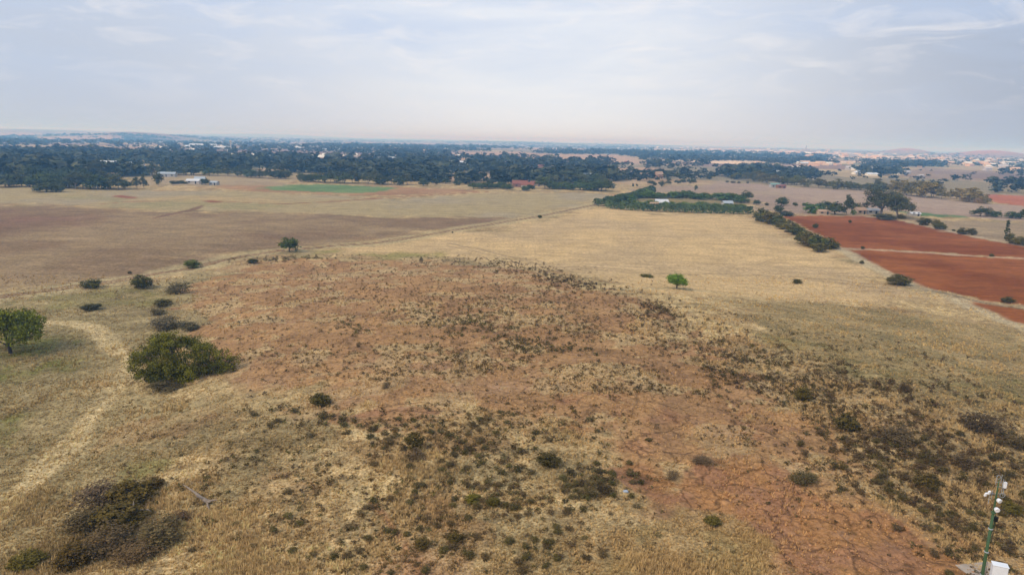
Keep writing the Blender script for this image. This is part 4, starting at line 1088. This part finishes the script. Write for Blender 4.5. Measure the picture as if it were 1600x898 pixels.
# ---- grass tufts
def grass():
    rng = np.random.default_rng(99)
    n = 120000
    px_ = rng.uniform(-60, 1660, n)
    py_ = 430 + 500 * rng.uniform(0, 1, n) ** .85
    # cheap ground hit: start flat, refine
    d = ray(px_, py_)
    t = (CAMZ - 5) / -d[:, 2]
    for _ in range(12):
        x = d[:, 0] * t; y = d[:, 1] * t
        t = .4 * t + .6 * (CAMZ - height(x, y)) / -d[:, 2]
    x = d[:, 0] * t; y = d[:, 1] * t
    r = np.hypot(x, y)
    x = x + rng.normal(size=n) * r * .004; y = y + rng.normal(size=n) * r * .01
    col, rock, pl = surface(x, y)
    dens = sstep(.32, .62, fbm(x, y, 3.5, 4, 401))
    keep = (rng.uniform(0, 1, n) < (1 - .82 * rock) * (.35 + .65 * dens)) & (pl < .5) & (r < 260)
    x, y, col, r, rock = x[keep], y[keep], col[keep], r[keep], rock[keep]
    z = height(x, y)
    n = len(x)
    nb = 9
    hgt = rng.uniform(.14, .34, n) * (.8 + .9 * sstep(.45, .68, fbm(x, y, 8, 3, 411))) * np.where(rock > .3, .7, 1)
    X = np.repeat(x, nb); Y = np.repeat(y, nb); Z = np.repeat(z, nb) - .03
    H = np.repeat(hgt, nb) * rng.uniform(.6, 1.15, n * nb)
    Rr = np.repeat(r, nb)
    a = rng.uniform(0, 2 * math.pi, n * nb)
    rad = H * rng.uniform(.05, .45, n * nb)
    bx = X + np.cos(a) * rad * .5; by = Y + np.sin(a) * rad * .5
    tx = X + np.cos(a) * (rad * 1.5 + .03); ty = Y + np.sin(a) * (rad * 1.5 + .03)
    w = .018 + .00035 * Rr
    pa = a + rng.uniform(.6, 2.5, n * nb)
    V = np.stack([np.stack([bx - np.cos(pa) * w, by - np.sin(pa) * w, Z], -1), np.stack([bx + np.cos(pa) * w, by + np.sin(pa) * w, Z], -1), np.stack([tx, ty, Z + H], -1)], 1).reshape(-1, 3)
    tint = rng.uniform(0, 1, (n, 1))
    base = col * .65 + np.array(STRAW2) * .35
    base = np.where(col[:, 1:2] > col[:, 0:1] * .93, col * 1.0, base)
    cc = base * (1.55 - .75 * tint) * np.array([1.05, 1.0, .92])
    cc = np.repeat(cc, nb, 0) * rng.uniform(.8, 1.2, (n * nb, 1))
    cc = np.repeat(np.clip(cc, 0, .75), 3, 0)
    link('dry_grass', mesh_np('dry_grass', V, np.arange(3 * n * nb).reshape(-1, 3), M_MASS, cc), kind='stuff', label='dry straw grass tufts over the near ground')
grass()

# ---- stones on the rock (uncountable chips as one mass) and the pale boulder
def stone_geo(rng, s):
    V, Fs = [], []
    base = [(0, 0, 1), (.9, 0, .35), (.28, .85, .35), (-.72, .53, .35), (-.72, -.53, .35), (.28, -.85, .35), (.72, .53, -.3), (-.28, .85, -.3), (-.9, 0, -.3), (-.28, -.85, -.3), (.72, -.53, -.3)]
    V = np.array(base) * (1 + rng.uniform(-.22, .22, (11, 1))) * np.array([s * rng.uniform(.7, 1.3), s * rng.uniform(.6, 1.1), s * rng.uniform(.35, .6)])
    Fs = np.array([(0, 1, 2), (0, 2, 3), (0, 3, 4), (0, 4, 5), (0, 5, 1), (1, 6, 2), (2, 7, 3), (3, 8, 4), (4, 9, 5), (5, 10, 1), (2, 6, 7), (3, 7, 8), (4, 8, 9), (5, 9, 10), (1, 10, 6)])
    return V, Fs
def stones():
    rng = np.random.default_rng(55)
    n = 9000
    px_ = rng.uniform(280, 1560, n); py_ = rng.uniform(405, 898, n)
    d = ray(px_, py_); t = (CAMZ - 5) / -d[:, 2]
    for _ in range(12):
        t = .4 * t + .6 * (CAMZ - height(d[:, 0] * t, d[:, 1] * t)) / -d[:, 2]
    x = d[:, 0] * t; y = d[:, 1] * t
    col, rock, pl = surface(x, y)
    k = (rock > .45) & (rng.uniform(0, 1, n) < .8)
    x, y, col = x[k], y[k], col[k]; z = height(x, y)
    Vs, Fs, Cs, o = [], [], [], 0
    for i in range(len(x)):
        V, Fq = stone_geo(rng, .05 + .18 * rng.uniform() ** 4)
        a = rng.uniform(0, 6.28); W = V.copy(); W[:, 0] = x[i] + V[:, 0] * math.cos(a) - V[:, 1] * math.sin(a); W[:, 1] = y[i] + V[:, 0] * math.sin(a) + V[:, 1] * math.cos(a); W[:, 2] += z[i] + .01
        Vs.append(W); Fs.append(Fq + o); o += len(V)
        Cs.append(np.repeat((col[i] * rng.uniform(.55, 1.35))[None], len(V), 0))
    link('rubble', mesh_np('rubble', np.vstack(Vs), np.vstack(Fs), M_MASS, np.vstack(Cs)), kind='stuff', label='loose stone chips strewn over the bare rock')
stones()
g = pt(978, 768)
V, Fq = stone_geo(np.random.default_rng(3), .42)
b = link('boulder', mesh_np('boulder', .8 * V * np.array([1, .8, 1.3]), Fq, paint('pale_stone', srgb(160, 170, 182), .85)), loc=(g[0], g[1], g[2] + .05))
bv = b.modifiers.new('b', 'BEVEL'); bv.width = .08; bv.segments = 2
tag(b, 'small pale bluish-white boulder in the grass', 'boulder')

# ---- fallen dead tree and stump
g0 = pt(292, 764); g1 = pt(325, 788)
v = g1 - g0; Ln = np.linalg.norm(v); u = v / Ln; up = np.array([0, 0, 1.0]); sdv = np.cross(u, up)
e = empty('fallen_tree', tuple(g0)); tag(e, 'bleached dead tree trunk lying in the straw grass', 'fallen tree')
e['label'] = 'bleached grey dead trunk lying in the straw grass'
def rel(t_, s_, z_): return tuple(u * t_ * Ln + sdv * s_ + up * z_)
V, Fs = join([tube([rel(-.15, .1, .35), rel(.1, .02, .3), rel(.4, -.02, .24), rel(.7, .03, .25), rel(1.0, 0, .3)], [.05, .09, .13, .17, .22], 8)])
link('trunk', mesh_py('trunk', V, Fs, M_DEAD), e)
V, Fs = join([tube([rel(.85, 0, .28), rel(.8, .5, .7), rel(.78, .7, 1.0)], [.13, .09, .03], 6)])
link('branch', mesh_py('branch', V, Fs, M_DEAD), e)
V, Fs = join([tube([rel(.95, 0, .28), rel(1.1, -.35, .5), rel(1.2, -.5, .65)], [.13, .09, .03], 6), tube([rel(.98, 0, .3), rel(1.12, .25, .15), rel(1.25, .4, .1)], [.15, .1, .05], 6), tube([rel(.97, 0, .3), rel(1.15, .1, .55), rel(1.22, .05, .8)], [.12, .08, .03], 6)])
link('root', mesh_py('root', V, Fs, M_DEAD), e)
g = pt(212, 812)
e = empty('dead_stump', tuple(g)); tag(e, 'broken forked dead stump inside the big thicket', 'stump')
V, Fs = join([tube([(0, 0, -.1), (-.05, 0, .6), (-.1, 0, 1.3), (-.05, .05, 1.9)], [.16, .13, .09, .03], 7)])
link('stem', mesh_py('stem', V, Fs, M_DEAD), e)
V, Fs = join([tube([(-.05, 0, .7), (.5, -.05, 1.05), (1.2, 0, 1.1), (1.5, .02, .9)], [.11, .09, .07, .04], 6)])
link('branch', mesh_py('branch', V, Fs, M_DEAD), e)

# ------------------------------------------------------------------ boxes, roofs, buildings
def box_geo(x0, x1, y0, y1, z0, z1):
    V = [(x0, y0, z0), (x1, y0, z0), (x1, y1, z0), (x0, y1, z0), (x0, y0, z1), (x1, y0, z1), (x1, y1, z1), (x0, y1, z1)]
    return np.array(V, float), [(0, 3, 2, 1), (4, 5, 6, 7), (0, 1, 5, 4), (1, 2, 6, 5), (2, 3, 7, 6), (3, 0, 4, 7)]
def gable_walls(w, d, h, rh):
    V = [(-w / 2, -d / 2, -.5), (w / 2, -d / 2, -.5), (w / 2, d / 2, -.5), (-w / 2, d / 2, -.5), (-w / 2, -d / 2, h), (w / 2, -d / 2, h), (w / 2, d / 2, h), (-w / 2, d / 2, h), (-w / 2, 0, h + rh), (w / 2, 0, h + rh)]
    return np.array(V, float), [(0, 1, 5, 4), (2, 3, 7, 6), (1, 2, 6, 9, 5), (3, 0, 4, 8, 7)]
def gable_roof(w, d, h, rh, ov=.4, th=.12):
    parts = []
    for s in (-1, 1):
        y0 = s * (d / 2 + ov); k = rh / (d / 2)
        z0 = h - ov * k + .03; zt = h + rh + .03
        V = [(-w / 2 - ov, y0, z0), (w / 2 + ov, y0, z0), (w / 2 + ov, 0, zt), (-w / 2 - ov, 0, zt)]
        V = V + [(a, b, c + th) for a, b, c in V]
        parts.append((np.array(V, float), [(0, 1, 2, 3), (4, 7, 6, 5), (0, 4, 5, 1), (1, 5, 6, 2), (3, 2, 6, 7), (0, 3, 7, 4)]))
    return join(parts)
WALLM = {'white': paint('white_wall', srgb(186, 178, 168)), 'cream': paint('cream_wall', srgb(180, 158, 132)), 'peach': paint('peach_wall', srgb(188, 146, 118)), 'grey': paint('grey_wall', srgb(168, 164, 158)),
         'brick': paint('brick_wall', srgb(138, 100, 82))}
ROOFM = {'white': paint('white_roof', srgb(200, 200, 198)), 'silver': paint('metal_roof', srgb(160, 168, 172), .5), 'red': paint('red_roof', srgb(134, 84, 68)), 'tan': paint('tan_roof', srgb(168, 138, 110)), 'grey': paint('grey_roof', srgb(146, 144, 142)), 'teal': paint('green_roof', srgb(120, 150, 140))}
DARK = paint('dark_opening', srgb(52, 52, 56), .3)
def building(px, py, w, d, h, rh, rz, wall, roof, label, cat='house', name='house', openings=True, group=None):
    g = pt(px, py)
    if np.isnan(g[0]): return
    e = empty(name, tuple(g), rz); tag(e, label, cat, group)
    V, Fs = gable_walls(w, d, h, rh); link('wall', mesh_py('wall', V, Fs, WALLM[wall], False), e)
    V, Fs = gable_roof(w, d, h, rh); link('roof', mesh_py('roof', V, Fs, ROOFM[roof], False), e)
    if openings:
        k = max(2, int(w // 5))
        for i in range(k):
            cx = -w / 2 + w * (i + .5) / k
            if i == k // 2:
                V, Fs = box_geo(cx - .55, cx + .55, -d / 2 - .06, -d / 2 + .05, -.1, 2.1); link('door', mesh_py('door', V, Fs, DARK, False), e)
            else:
                V, Fs = box_geo(cx - .8, cx + .8, -d / 2 - .05, -d / 2 + .05, .9, 2.0); link('window', mesh_py('window', V, Fs, DARK, False), e)
    return e
building(1033, 321.5, 8, 7, 2.4, 1.8, .05, 'white', 'white', 'white-roofed house inside the hedged garden')
building(1022, 325, 5, 4, 2.6, 1.0, -.1, 'cream', 'tan', 'small tan outbuilding left of the white-roofed garden house')
building(1136, 322, 6, 5, 2.2, 1.3, .1, 'grey', 'silver', 'silver-roofed cottage at the right end of the garden')
building(1343, 334, 6, 5, 2.4, 1.6, .2, 'cream', 'tan', 'tan farmhouse between trees behind the red field')
building(1286, 335, 7, 4, 1.9, 1.0, .1, 'cream', 'tan', 'low tan shed between the farm trees')
building(1362, 334, 7, 5, 2.2, 1.2, -.1, 'white', 'grey', 'grey-roofed shed left of the largest gum tree')
building(1428, 337, 6, 4, 1.4, .8, .1, 'white', 'white', 'small white-roofed shed on the green strip')
building(812, 292, 13, 9, 3.0, 2.6, .1, 'brick', 'red', 'red-roofed farmhouse left of the dark wood')
building(825, 294, 11, 8, 2.8, 2.2, -.15, 'white', 'red', 'red-roofed house with white walls beside the dark wood')
building(836, 291, 9, 7, 2.8, 1.8, .4, 'cream', 'red', 'red-roofed outbuilding partly behind trees')
building(262, 276, 15, 7, 2.8, 1.4, .1, 'grey', 'silver', 'long silver-roofed shed beside a gum tree', 'shed', 'shed')
building(303, 287, 10, 6, 2.4, 1.4, .05, 'white', 'white', 'white shed left of the dark tree on the left field', 'shed', 'shed')
building(335, 289, 6, 5, 2.0, 1.0, -.1, 'grey', 'silver', 'grey shed right of the dark tree on the left field', 'shed', 'shed')
building(313, 284, 8, 6, 2.6, 1.6, .2, 'white', 'silver', 'pale shed behind the white one on the left field', 'shed', 'shed')
building(1210, 293, 9, 5, 3.0, 1.2, .1, 'grey', 'teal', 'greenish-roofed shed beside the long gum belt', 'shed', 'shed')
building(1220, 294, 8, 5, 2.4, 1.0, .1, 'brick', 'red', 'small red-roofed shed beside the greenish one', 'shed', 'shed')
building(905, 284, 10, 8, 4.2, 2.2, .3, 'white', 'white', 'white house showing above the dark wood')
building(917, 281, 12, 8, 4.6, 2.4, .2, 'white', 'silver', 'pale house at the back of the dark wood')
building(1029, 279, 8, 7, 5, 3.0, .3, 'peach', 'tan', 'peach house beyond the garden, taller of two')
building(1006, 280, 9, 7, 4, 3.0, .1, 'cream', 'tan', 'cream house beyond the garden, left of the peach one')
building(1135, 273, 22, 10, 5, 3.0, .1, 'cream', 'tan', 'long sandy house at the left end of the gum belt')
building(102, 291, 10, 7, 3, 1.6, .1, 'grey', 'silver', 'grey roofed house in the left wood')
building(140, 267, 62, 14, 3, 1.4, .05, 'white', 'silver', 'very long pale roof in the left clearing', 'shed', 'shed', False)
building(180, 262, 30, 14, 5, 2.4, .05, 'white', 'white', 'white hall behind the very long pale roof', 'shed', 'shed', False)
building(204, 264, 26, 12, 5, 2.4, .02, 'white', 'silver', 'silver hall at the right end of the very long roof', 'shed', 'shed', False)
building(318, 231, 70, 30, 7, 4, .3, 'white', 'white', 'large white hall left of the pale tower', 'hall', 'hall', False)
building(346, 234, 60, 30, 6, 3, -.2, 'white', 'white', 'long white hall at the foot of the pale tower', 'hall', 'hall', False)
building(340, 248, 34, 14, 4, 2, 0, 'white', 'white', 'low white shed below the pale tower', 'shed', 'shed', False)
building(375, 248, 30, 14, 4, 2, .1, 'white', 'silver', 'low silver shed right below the pale tower', 'shed', 'shed', False)
building(460, 234, 36, 20, 5, 3, .1, 'white', 'white', 'white hall right of the pale tower', 'hall', 'hall', False)
building(518, 237, 60, 26, 5, 3, 0, 'white', 'silver', 'broad silver hall in the far wood', 'hall', 'hall', False)
building(608, 254, 36, 16, 6, 3, .1, 'white', 'white', 'white house in the middle of the far wood')
building(1262, 258, 36, 12, 4, 2.5, .0, 'cream', 'white', 'long white roof before the town')
# pale far tower
g = pt(361, 236)
e = empty('water_tower', tuple(g)); tag(e, 'thin pale tower rising from the far wood', 'tower')
V, Fs = tube([(0, 0, -1), (0, 0, 18), (0, 0, 20)], [1.8, 1.2, 1.2], 10); link('shaft', mesh_py('shaft', V, Fs, WALLM['white']), e)
V, Fs = tube([(0, 0, 20), (0, 0, 21.5), (0, 0, 24), (0, 0, 25)], [1.3, 3.0, 3.0, 1.4], 12); link('tank', mesh_py('tank', V, Fs, WALLM['white']), e)
# church-like spire building in the town
g = pt(1259, 238)
if not np.isnan(g[0]):
    e = empty('spired_building', tuple(g), .2); tag(e, 'tall pale stepped building with spire on the town ridge', 'building')
    V, Fs = join([box_geo(-45, 45, -25, 25, -3, 14), box_geo(-24, 24, -14, 14, 14, 24)]); link('wall', mesh_py('wall', V, Fs, WALLM['cream'], False), e)
    V, Fs = tube([(0, 0, 24), (0, 0, 30), (0, 0, 52)], [8, 6, .6], 8); link('spire', mesh_py('spire', V, Fs, WALLM['cream'], False), e)

SUNLIT_MATS = {'white': paint('pale_town_wall_sun_tint', srgb(240, 226, 206)), 'cream': paint('cream_town_wall_sun_tint', srgb(236, 206, 170)), 'peach': paint('peach_town_wall_sun_tint', srgb(228, 184, 150)), 'grey': paint('grey_town_wall_sun_tint', srgb(190, 180, 172)),
        'tan': paint('tan_town_roof_sun_tint', srgb(216, 176, 140)), 'silver': paint('silver_town_roof_sun_tint', srgb(220, 222, 224), .4), 'red': paint('red_town_roof_sun_tint', srgb(180, 116, 90))}  # town walls and roofs made brighter: sunlight put into their base colours
# far houses: one mesh each of two materials, shared data
HM = []
for i, (wl, rf) in enumerate((('white', 'white'), ('cream', 'tan'), ('peach', 'tan'), ('white', 'silver'), ('cream', 'white'), ('peach', 'red'), ('grey', 'grey'))):
    Vw, Fw = gable_walls(1.5, 1, .62, .36); Vr, Fr = gable_roof(1.5, 1, .62, .36, .06, .03)
    V, Fs = join([(Vw, Fw), (Vr, Fr)])
    me = mesh_py('house', V, Fs, SUNLIT_MATS[wl], False); me.materials.append(SUNLIT_MATS[rf])
    for p in me.polygons:
        if p.index >= len(Fw): p.material_index = 1
    HM.append(me)
HZ = [
    # cx, cy, rx, ry, slope, n, size(m), mesh choices, words
    (1060, 233, 90, 4, .01, 40, (12, 26), (0, 1, 2, 4), 'on the skyline ridge left of the spire'),
    (1190, 237, 70, 4, .02, 46, (12, 30), (0, 1, 2, 4), 'below the ridge just left of the spire'),
    (1270, 238, 30, 4, .03, 30, (14, 32), (1, 2, 4), 'crowded around the foot of the spire'),
    (1340, 242, 60, 5, .03, 34, (12, 30), (1, 2, 4, 6), 'between the spire and the first orange hill'),
    (1430, 247, 60, 6, .03, 34, (12, 26), (1, 2, 4, 6), 'below the first orange hill'),
    (1540, 256, 60, 8, .05, 40, (10, 24), (0, 1, 2, 4, 6), 'below the second orange hill'),
    (1300, 256, 130, 3, .02, 34, (10, 22), (0, 1, 2), 'along the lower edge of the town'),
    (1370, 270, 60, 5, .02, 12, (10, 18), (0, 3, 6), 'among the dark trees before the town'),
    (1240, 270, 20, 3, .02, 8, (10, 18), (0, 3), 'in the trees above the long gum belt'),
    (420, 245, 180, 12, .05, 24, (14, 28), (0, 3, 4), 'showing in the far wood on the left'),
    (660, 248, 120, 12, .05, 18, (12, 24), (0, 3, 1), 'showing in the far wood at the centre'),
    (900, 262, 80, 12, .05, 14, (10, 18), (0, 1, 5), 'in the trees beyond the dark wood'),
]
rng = np.random.default_rng(31)
for (cx, cy, rx, ry, sl, n, sz, ch, words) in HZ:
    x = cx + np.clip(rng.normal(size=n) * .6, -1.4, 1.4) * rx
    y = cy + np.clip(rng.normal(size=n) * .6, -1.3, 1.3) * ry + sl * (x - cx)
    g = ground_at(x, y)
    o_ = np.argsort(x)
    k = 0
    for i in o_:
        if np.isnan(g[i, 0]): continue
        s = rng.uniform(*sz) * (.5 if cx < 1000 else .6)
        h = link('house', HM[ch[rng.integers(len(ch))]], loc=tuple(g[i]))
        h.rotation_euler = (0, 0, rng.uniform(-.6, .6)); h.scale = (s, s * .8, s * rng.uniform(.45, .7))
        tag(h, f'{ordinal(k)} tiny pale house from the left {words}', 'house', 'houses ' + words)
        k += 1

# ------------------------------------------------------------------ far woodland: one mass of thousands of trees
def far_wood():
    rng = np.random.default_rng(41)
    # polygon in photo pixels sets the extent of each wood; trees stand at their world places
    Wd = [
        ([(-120, 224), (300, 224), (600, 232), (900, 246), (990, 262), (960, 278), (840, 284), (640, 282), (460, 270), (230, 262), (220, 276), (0, 282), (-120, 284)], 4600, (9, 17), .38),
        ([(-120, 214), (180, 210), (500, 217), (800, 222), (1000, 228), (1000, 246), (600, 232), (300, 224), (-120, 224)], 4200, (10, 17), .30),
        ([(800, 220), (1000, 226), (1180, 238), (1300, 243), (1280, 256), (1060, 250), (850, 240)], 1900, (10, 17), .38),
        ([(640, 282), (840, 284), (960, 270), (1000, 282), (840, 290), (700, 288)], 160, (8, 14), .5),
        ([(840, 268), (980, 262), (1040, 275), (1000, 284), (860, 282)], 160, (8, 14), .46),
        ([(1000, 248), (1100, 250), (1110, 262), (1000, 266)], 90, (8, 15), .5),
        ([(1010, 266), (1110, 270), (1120, 282), (1000, 284)], 60, (6, 11), .4),
        ([(1120, 264), (1180, 260), (1280, 272), (1290, 278), (1180, 282), (1120, 276)], 220, (10, 15), .3),
        ([(1340, 254), (1480, 254), (1480, 262), (1350, 262)], 220, (9, 16), .3),
        ([(1200, 248), (1300, 250), (1310, 257), (1200, 258)], 120, (9, 15), .3),
        ([(1330, 268), (1410, 264), (1420, 276), (1340, 274)], 90, (9, 14), .4),
        ([(1440, 276), (1500, 278), (1500, 284), (1440, 282)], 16, (8, 12), .5),
        ([(1540, 287), (1600, 284), (1700, 290), (1700, 296), (1550, 293)], 60, (8, 13), .3),
        ([(1560, 272), (1700, 268), (1700, 280), (1570, 277)], 60, (8, 13), .3),
        ([(1180, 228), (1400, 236), (1600, 246), (1900, 262), (1900, 274), (1600, 264), (1400, 254), (1180, 246)], 1500, (6, 11), .36),
        ([(1040, 278), (1100, 282), (1600, 300), (1600, 268), (1200, 262), (1000, 262)], 90, (5, 10), .0),
        ([(1550, 298), (1700, 302), (1700, 305), (1550, 301)], 24, (6, 9), .2),
        ([(620, 283), (700, 286), (690, 280), (640, 276)], 40, (8, 12), .3),
    ]
    pts = []
    for (P, n, hs, th) in Wd:
        P = np.array(P, float); lo, hi = P.min(0), P.max(0)
        x = rng.uniform(lo[0], hi[0], n * 4); y = rng.uniform(lo[1], hi[1], n * 4)
        m = sd_poly(x, y, P) < 0
        x, y = x[m][:n * 2], y[m][:n * 2]
        g = ground_at(x, y)
        ok = ~np.isnan(g[:, 0])
        g = g[ok]
        r = np.hypot(g[:, 0], g[:, 1])
        f = fbm(g[:, 0] * .55, g[:, 1], 300, 4, 501) - .05 * sstep(1500, 2500, r)
        clr = np.zeros(len(g), bool)
        for Pc in CLEAR: clr |= sd_poly(g[:, 0], g[:, 1], Pc) < 12
        g = g[(f > th) & (~clr | (rng.random(len(g)) < .06))][:n]
        h = rng.uniform(hs[0], hs[1], len(g)) * (.6 + .75 * rng.random(len(g)) ** 1.5)
        for a, b in zip(g, h): pts.append((a[0], a[1], a[2], b))
    pts = np.array(pts)
    temps = []
    for i in range(8):
        lb = [(0, 0, .42, .36, .36, .40)] + rand_lobes(rng, 4, .3, .2, .62, .2, 1.1)
        temps.append(crown(rng, lb, 46, .13, ((.85, .85, .85), (1.2, 1.2, 1.15)), 3, .04, -.4, .5))
    Vs, Fs, Cs, o = [], [], [], 0
    for (X, Y, Zz, h) in pts:
        V, Fq, c = temps[rng.integers(8)]
        if math.hypot(X, Y) > 3500:
            kk = 26; V, Fq, c = V[:4 * kk], Fq[:kk], c[:4 * kk]; grow = 1.3
        else: grow = 1.0
        a = rng.uniform(0, 6.28); ca, sa = math.cos(a), math.sin(a)
        w = h * rng.uniform(1.2, 1.9) * grow
        W = np.empty_like(V)
        W[:, 0] = X + w * (V[:, 0] * ca - V[:, 1] * sa); W[:, 1] = Y + w * (V[:, 0] * sa + V[:, 1] * ca); W[:, 2] = Zz - .05 * h + V[:, 2] * h
        q = rng.random()
        base = np.array(srgb(78, 84, 56)) if q < .55 else np.array(srgb(98, 98, 66)) if q < .85 else np.array(srgb(66, 72, 50))
        Vs.append(W); Fs.append(Fq + o); Cs.append(c * base * rng.uniform(.36, .70)); o += len(V)
    link('far_wood', mesh_np('far_wood', np.vstack(Vs), np.vstack(Fs), M_MASS, np.vstack(Cs)), kind='stuff', label='hazy dark woodland stretching to the horizon')
far_wood()

# ------------------------------------------------------------------ antenna mast and cabinet in the lower right corner
def mast():
    d = ray([1561], [750])[0]
    zt = float(height(24, 30)) + 12.0
    t = (zt - CAMZ) / d[2]
    x, y = d[0] * t, d[1] * t
    gz = float(height(x, y)); H = zt - gz
    e = empty('antenna_mast', (x, y, gz)); tag(e, 'green steel antenna mast with white dishes, bottom right corner', 'mast')
    GRN = paint('green_paint', srgb(66, 90, 60), .6); GALV = paint('galvanised_steel', srgb(150, 154, 154), .4); WH = paint('white_plastic', srgb(232, 232, 232), .4); BLK = paint('black_rubber', srgb(30, 30, 32), .5)
    def T(paths, name, m, k=10, par=None):
        V, Fs = join([tube(p, r, k) for p, r in paths]); return link(name, mesh_py(name, V, Fs, m), par or e)
    T([([(0, 0, -.3), (0, 0, H * .5), (0, 0, H - 2.3)], [.125, .105, .085])], 'pole', GRN, 14)
    T([([(0, 0, -.25), (0, 0, .06), (0, 0, .08)], [.3, .3, .3])], 'base_plate', GALV, 16)
    # upper section: slim tube with short brackets
    T([([(0, 0, H - 2.35), (0, 0, H - .9), (0, 0, H + .1)], [.065, .055, .03])], 'top_tube', GRN, 10)
    T([([(0, 0, H - 2.32), (0, 0, H - 2.26)], [.16, .16])], 'flange', GRN, 16)
    # slanting stay from the flange down to the pole
    T([([(.22, .02, H - 2.5), (.2, .02, H - 3.2), (.02, 0, H - 4.4)], [.03, .035, .03])], 'stay', GRN, 8)
    T([([(.0, .02, H - 3.0), (.22, .02, H - 3.0)], [.02, .02])], 'stay_arm', GRN, 6)
    T([([(.25, 0, H - 2.6), (.28, .02, H - 3.6), (.24, .03, H - 4.4)], [.012, .012, .012])], 'cable', BLK, 5)
    T([([(.13, -.02, H - 2.0), (.16, -.06, H - 3.5), (.17, -.03, H - 6), (.18, 0, .3)], [.012] * 4), ([(-.7, 0, H - 1.0), (-.3, .03, H - 1.35), (-.06, .05, H - 1.6)], [.01] * 3),
       ([(.4, .02, H - .5), (.2, .05, H - .95), (.05, .05, H - 1.2)], [.01] * 3)], 'cable', BLK, 5)
    for zz in (3.5, 5.2, 6.9, 8.4): T([([(0, 0, H - zz), (0, 0, H - zz + .05)], [.15, .15])], 'strap', GALV, 12)
    V, Fs = box_geo(.16, .34, -.08, .08, H - 2.95, H - 2.6); link('junction_box', mesh_py('junction_box', V, Fs, BLK, False), e)
    def arm(z, x0, x1, yy=0.0):
        T([([(x0, yy, z), (x1, yy, z)], [.02, .02])], 'bracket_arm', GALV, 6)
    arm(H - .95, -.75, .45); arm(H - .45, -.1, .42); arm(H - .12, -.22, .2)
    # dishes face the viewer side
    def dish(cx, cz, r, ang):
        prof = [(-.16, .25), (-.14, .8), (-.02, .98), (.06, 1.0), (.075, .96), (.05, .5), (.045, .02)]
        n = 20; V = []; Fs = []
        for a_, q in prof:
            for j in range(n):
                th = 2 * math.pi * j / n
                V.append((math.cos(th) * q * r, -a_, math.sin(th) * q * r))
        for i in range(len(prof) - 1):
            for j in range(n): Fs.append((i * n + j, i * n + (j + 1) % n, (i + 1) * n + (j + 1) % n, (i + 1) * n + j))
        Fs.append(tuple(range(n))); Fs.append(tuple(reversed(range((len(prof) - 1) * n, len(prof) * n))))
        me = mesh_py('dish', V, Fs, WH); o = link('dish', me, e, loc=(cx, -.22, cz)); o.rotation_euler = (math.radians(14), 0, ang)
        T([([(0, 0, cz), (cx, -.08, cz)], [.03, .03])], 'dish_mount', GALV, 6)
    dish(.10, H - 1.35, .15, .25); dish(.05, H - 2.0, .165, -.1)
    # floodlights at the left end of the arm
    for dx, dz in ((-.78, -.02), (-.58, .12)):
        V, Fs = box_geo(-.08, .08, -.06, .06, -.13, .13); o = link('floodlight', mesh_py('floodlight', V, Fs, WH, False), e, loc=(dx, -.1, H - .95 + dz)); o.rotation_euler = (.3, 0, .3)
        bv = o.modifiers.new('b', 'BEVEL'); bv.width = .02; bv.segments = 2
    # small loop and stick antennas
    for dx, z0, z1 in ((-.45, H - 1.7, H - .75), (-.30, H - 1.35, H - .7), (.42, H - 1.1, H + .0), (.30, H - .9, H + .1), (-.18, H - .3, H + .35), (.15, H - .25, H + .42)):
        T([([(dx, .0, z0), (dx, .0, z1)], [.016, .012])], 'rod_antenna', GALV, 6)
    for dx, z, r in ((.42, H - .25, .16), (.40, H - 1.05, .17), (-.05, H + .22, .13)):
        p = [(dx + r * math.cos(a), 0, z + r * math.sin(a)) for a in np.linspace(0, 2 * math.pi, 13)]
        T([(p, [.018] * 13)], 'loop_antenna', GALV, 5)
    V, Fs = box_geo(.33, .5, -.1, .0, H - .5, H - .1); link('panel_antenna', mesh_py('panel_antenna', V, Fs, WH, False), e)
    # cabinet
    d = ray([1563], [881])[0]
    ztc = float(height(30, 35)) + 2.3
    t = (ztc - CAMZ) / d[2]; x, y = d[0] * t, d[1] * t; gz = float(height(x, y)); h = ztc - gz
    c = empty('equipment_cabinet', (x, y, gz), math.radians(-22)); tag(c, 'white metal equipment cabinet beside the green mast', 'cabinet')
    CAB = paint('cabinet_paint', srgb(222, 224, 224), .45, .06)
    def bevbox(name, b, m, w=.02):
        V, Fs = box_geo(*b); o = link(name, mesh_py(name, V, Fs, m, False), c); q = o.modifiers.new('b', 'BEVEL'); q.width = w; q.segments = 2; return o
    bevbox('plinth', (-.58, .58, -.38, .38, -.3, .12), paint('concrete', srgb(150, 146, 138), .9), .02)
    bevbox('body', (-.5, .5, -.3, .3, .12, h - .06), CAB, .015)
    bevbox('lid', (-.54, .54, -.34, .34, h - .06, h + .0), CAB, .02)
    bevbox('door', (-.45, .45, -.325, -.302, .2, h - .15), CAB, .008)
    bevbox('handle', (.33, .37, -.36, -.327, h * .5, h * .5 + .22), BLK, .008)
    # concrete pad at the foot of both
    q = pt(1528, 893)
    V, Fs = box_geo(-1.6, 1.6, -1.1, 1.1, -.5, .10)
    p = link('concrete_pad', mesh_py('concrete_pad', V, Fs, paint('worn_concrete', srgb(164, 150, 134), .9, .25, 1.5), False), loc=(q[0] + .4, q[1], q[2])); p.rotation_euler = (0, 0, .2)
    tag(p, 'low worn concrete pad at the foot of the mast', 'concrete pad')
mast()
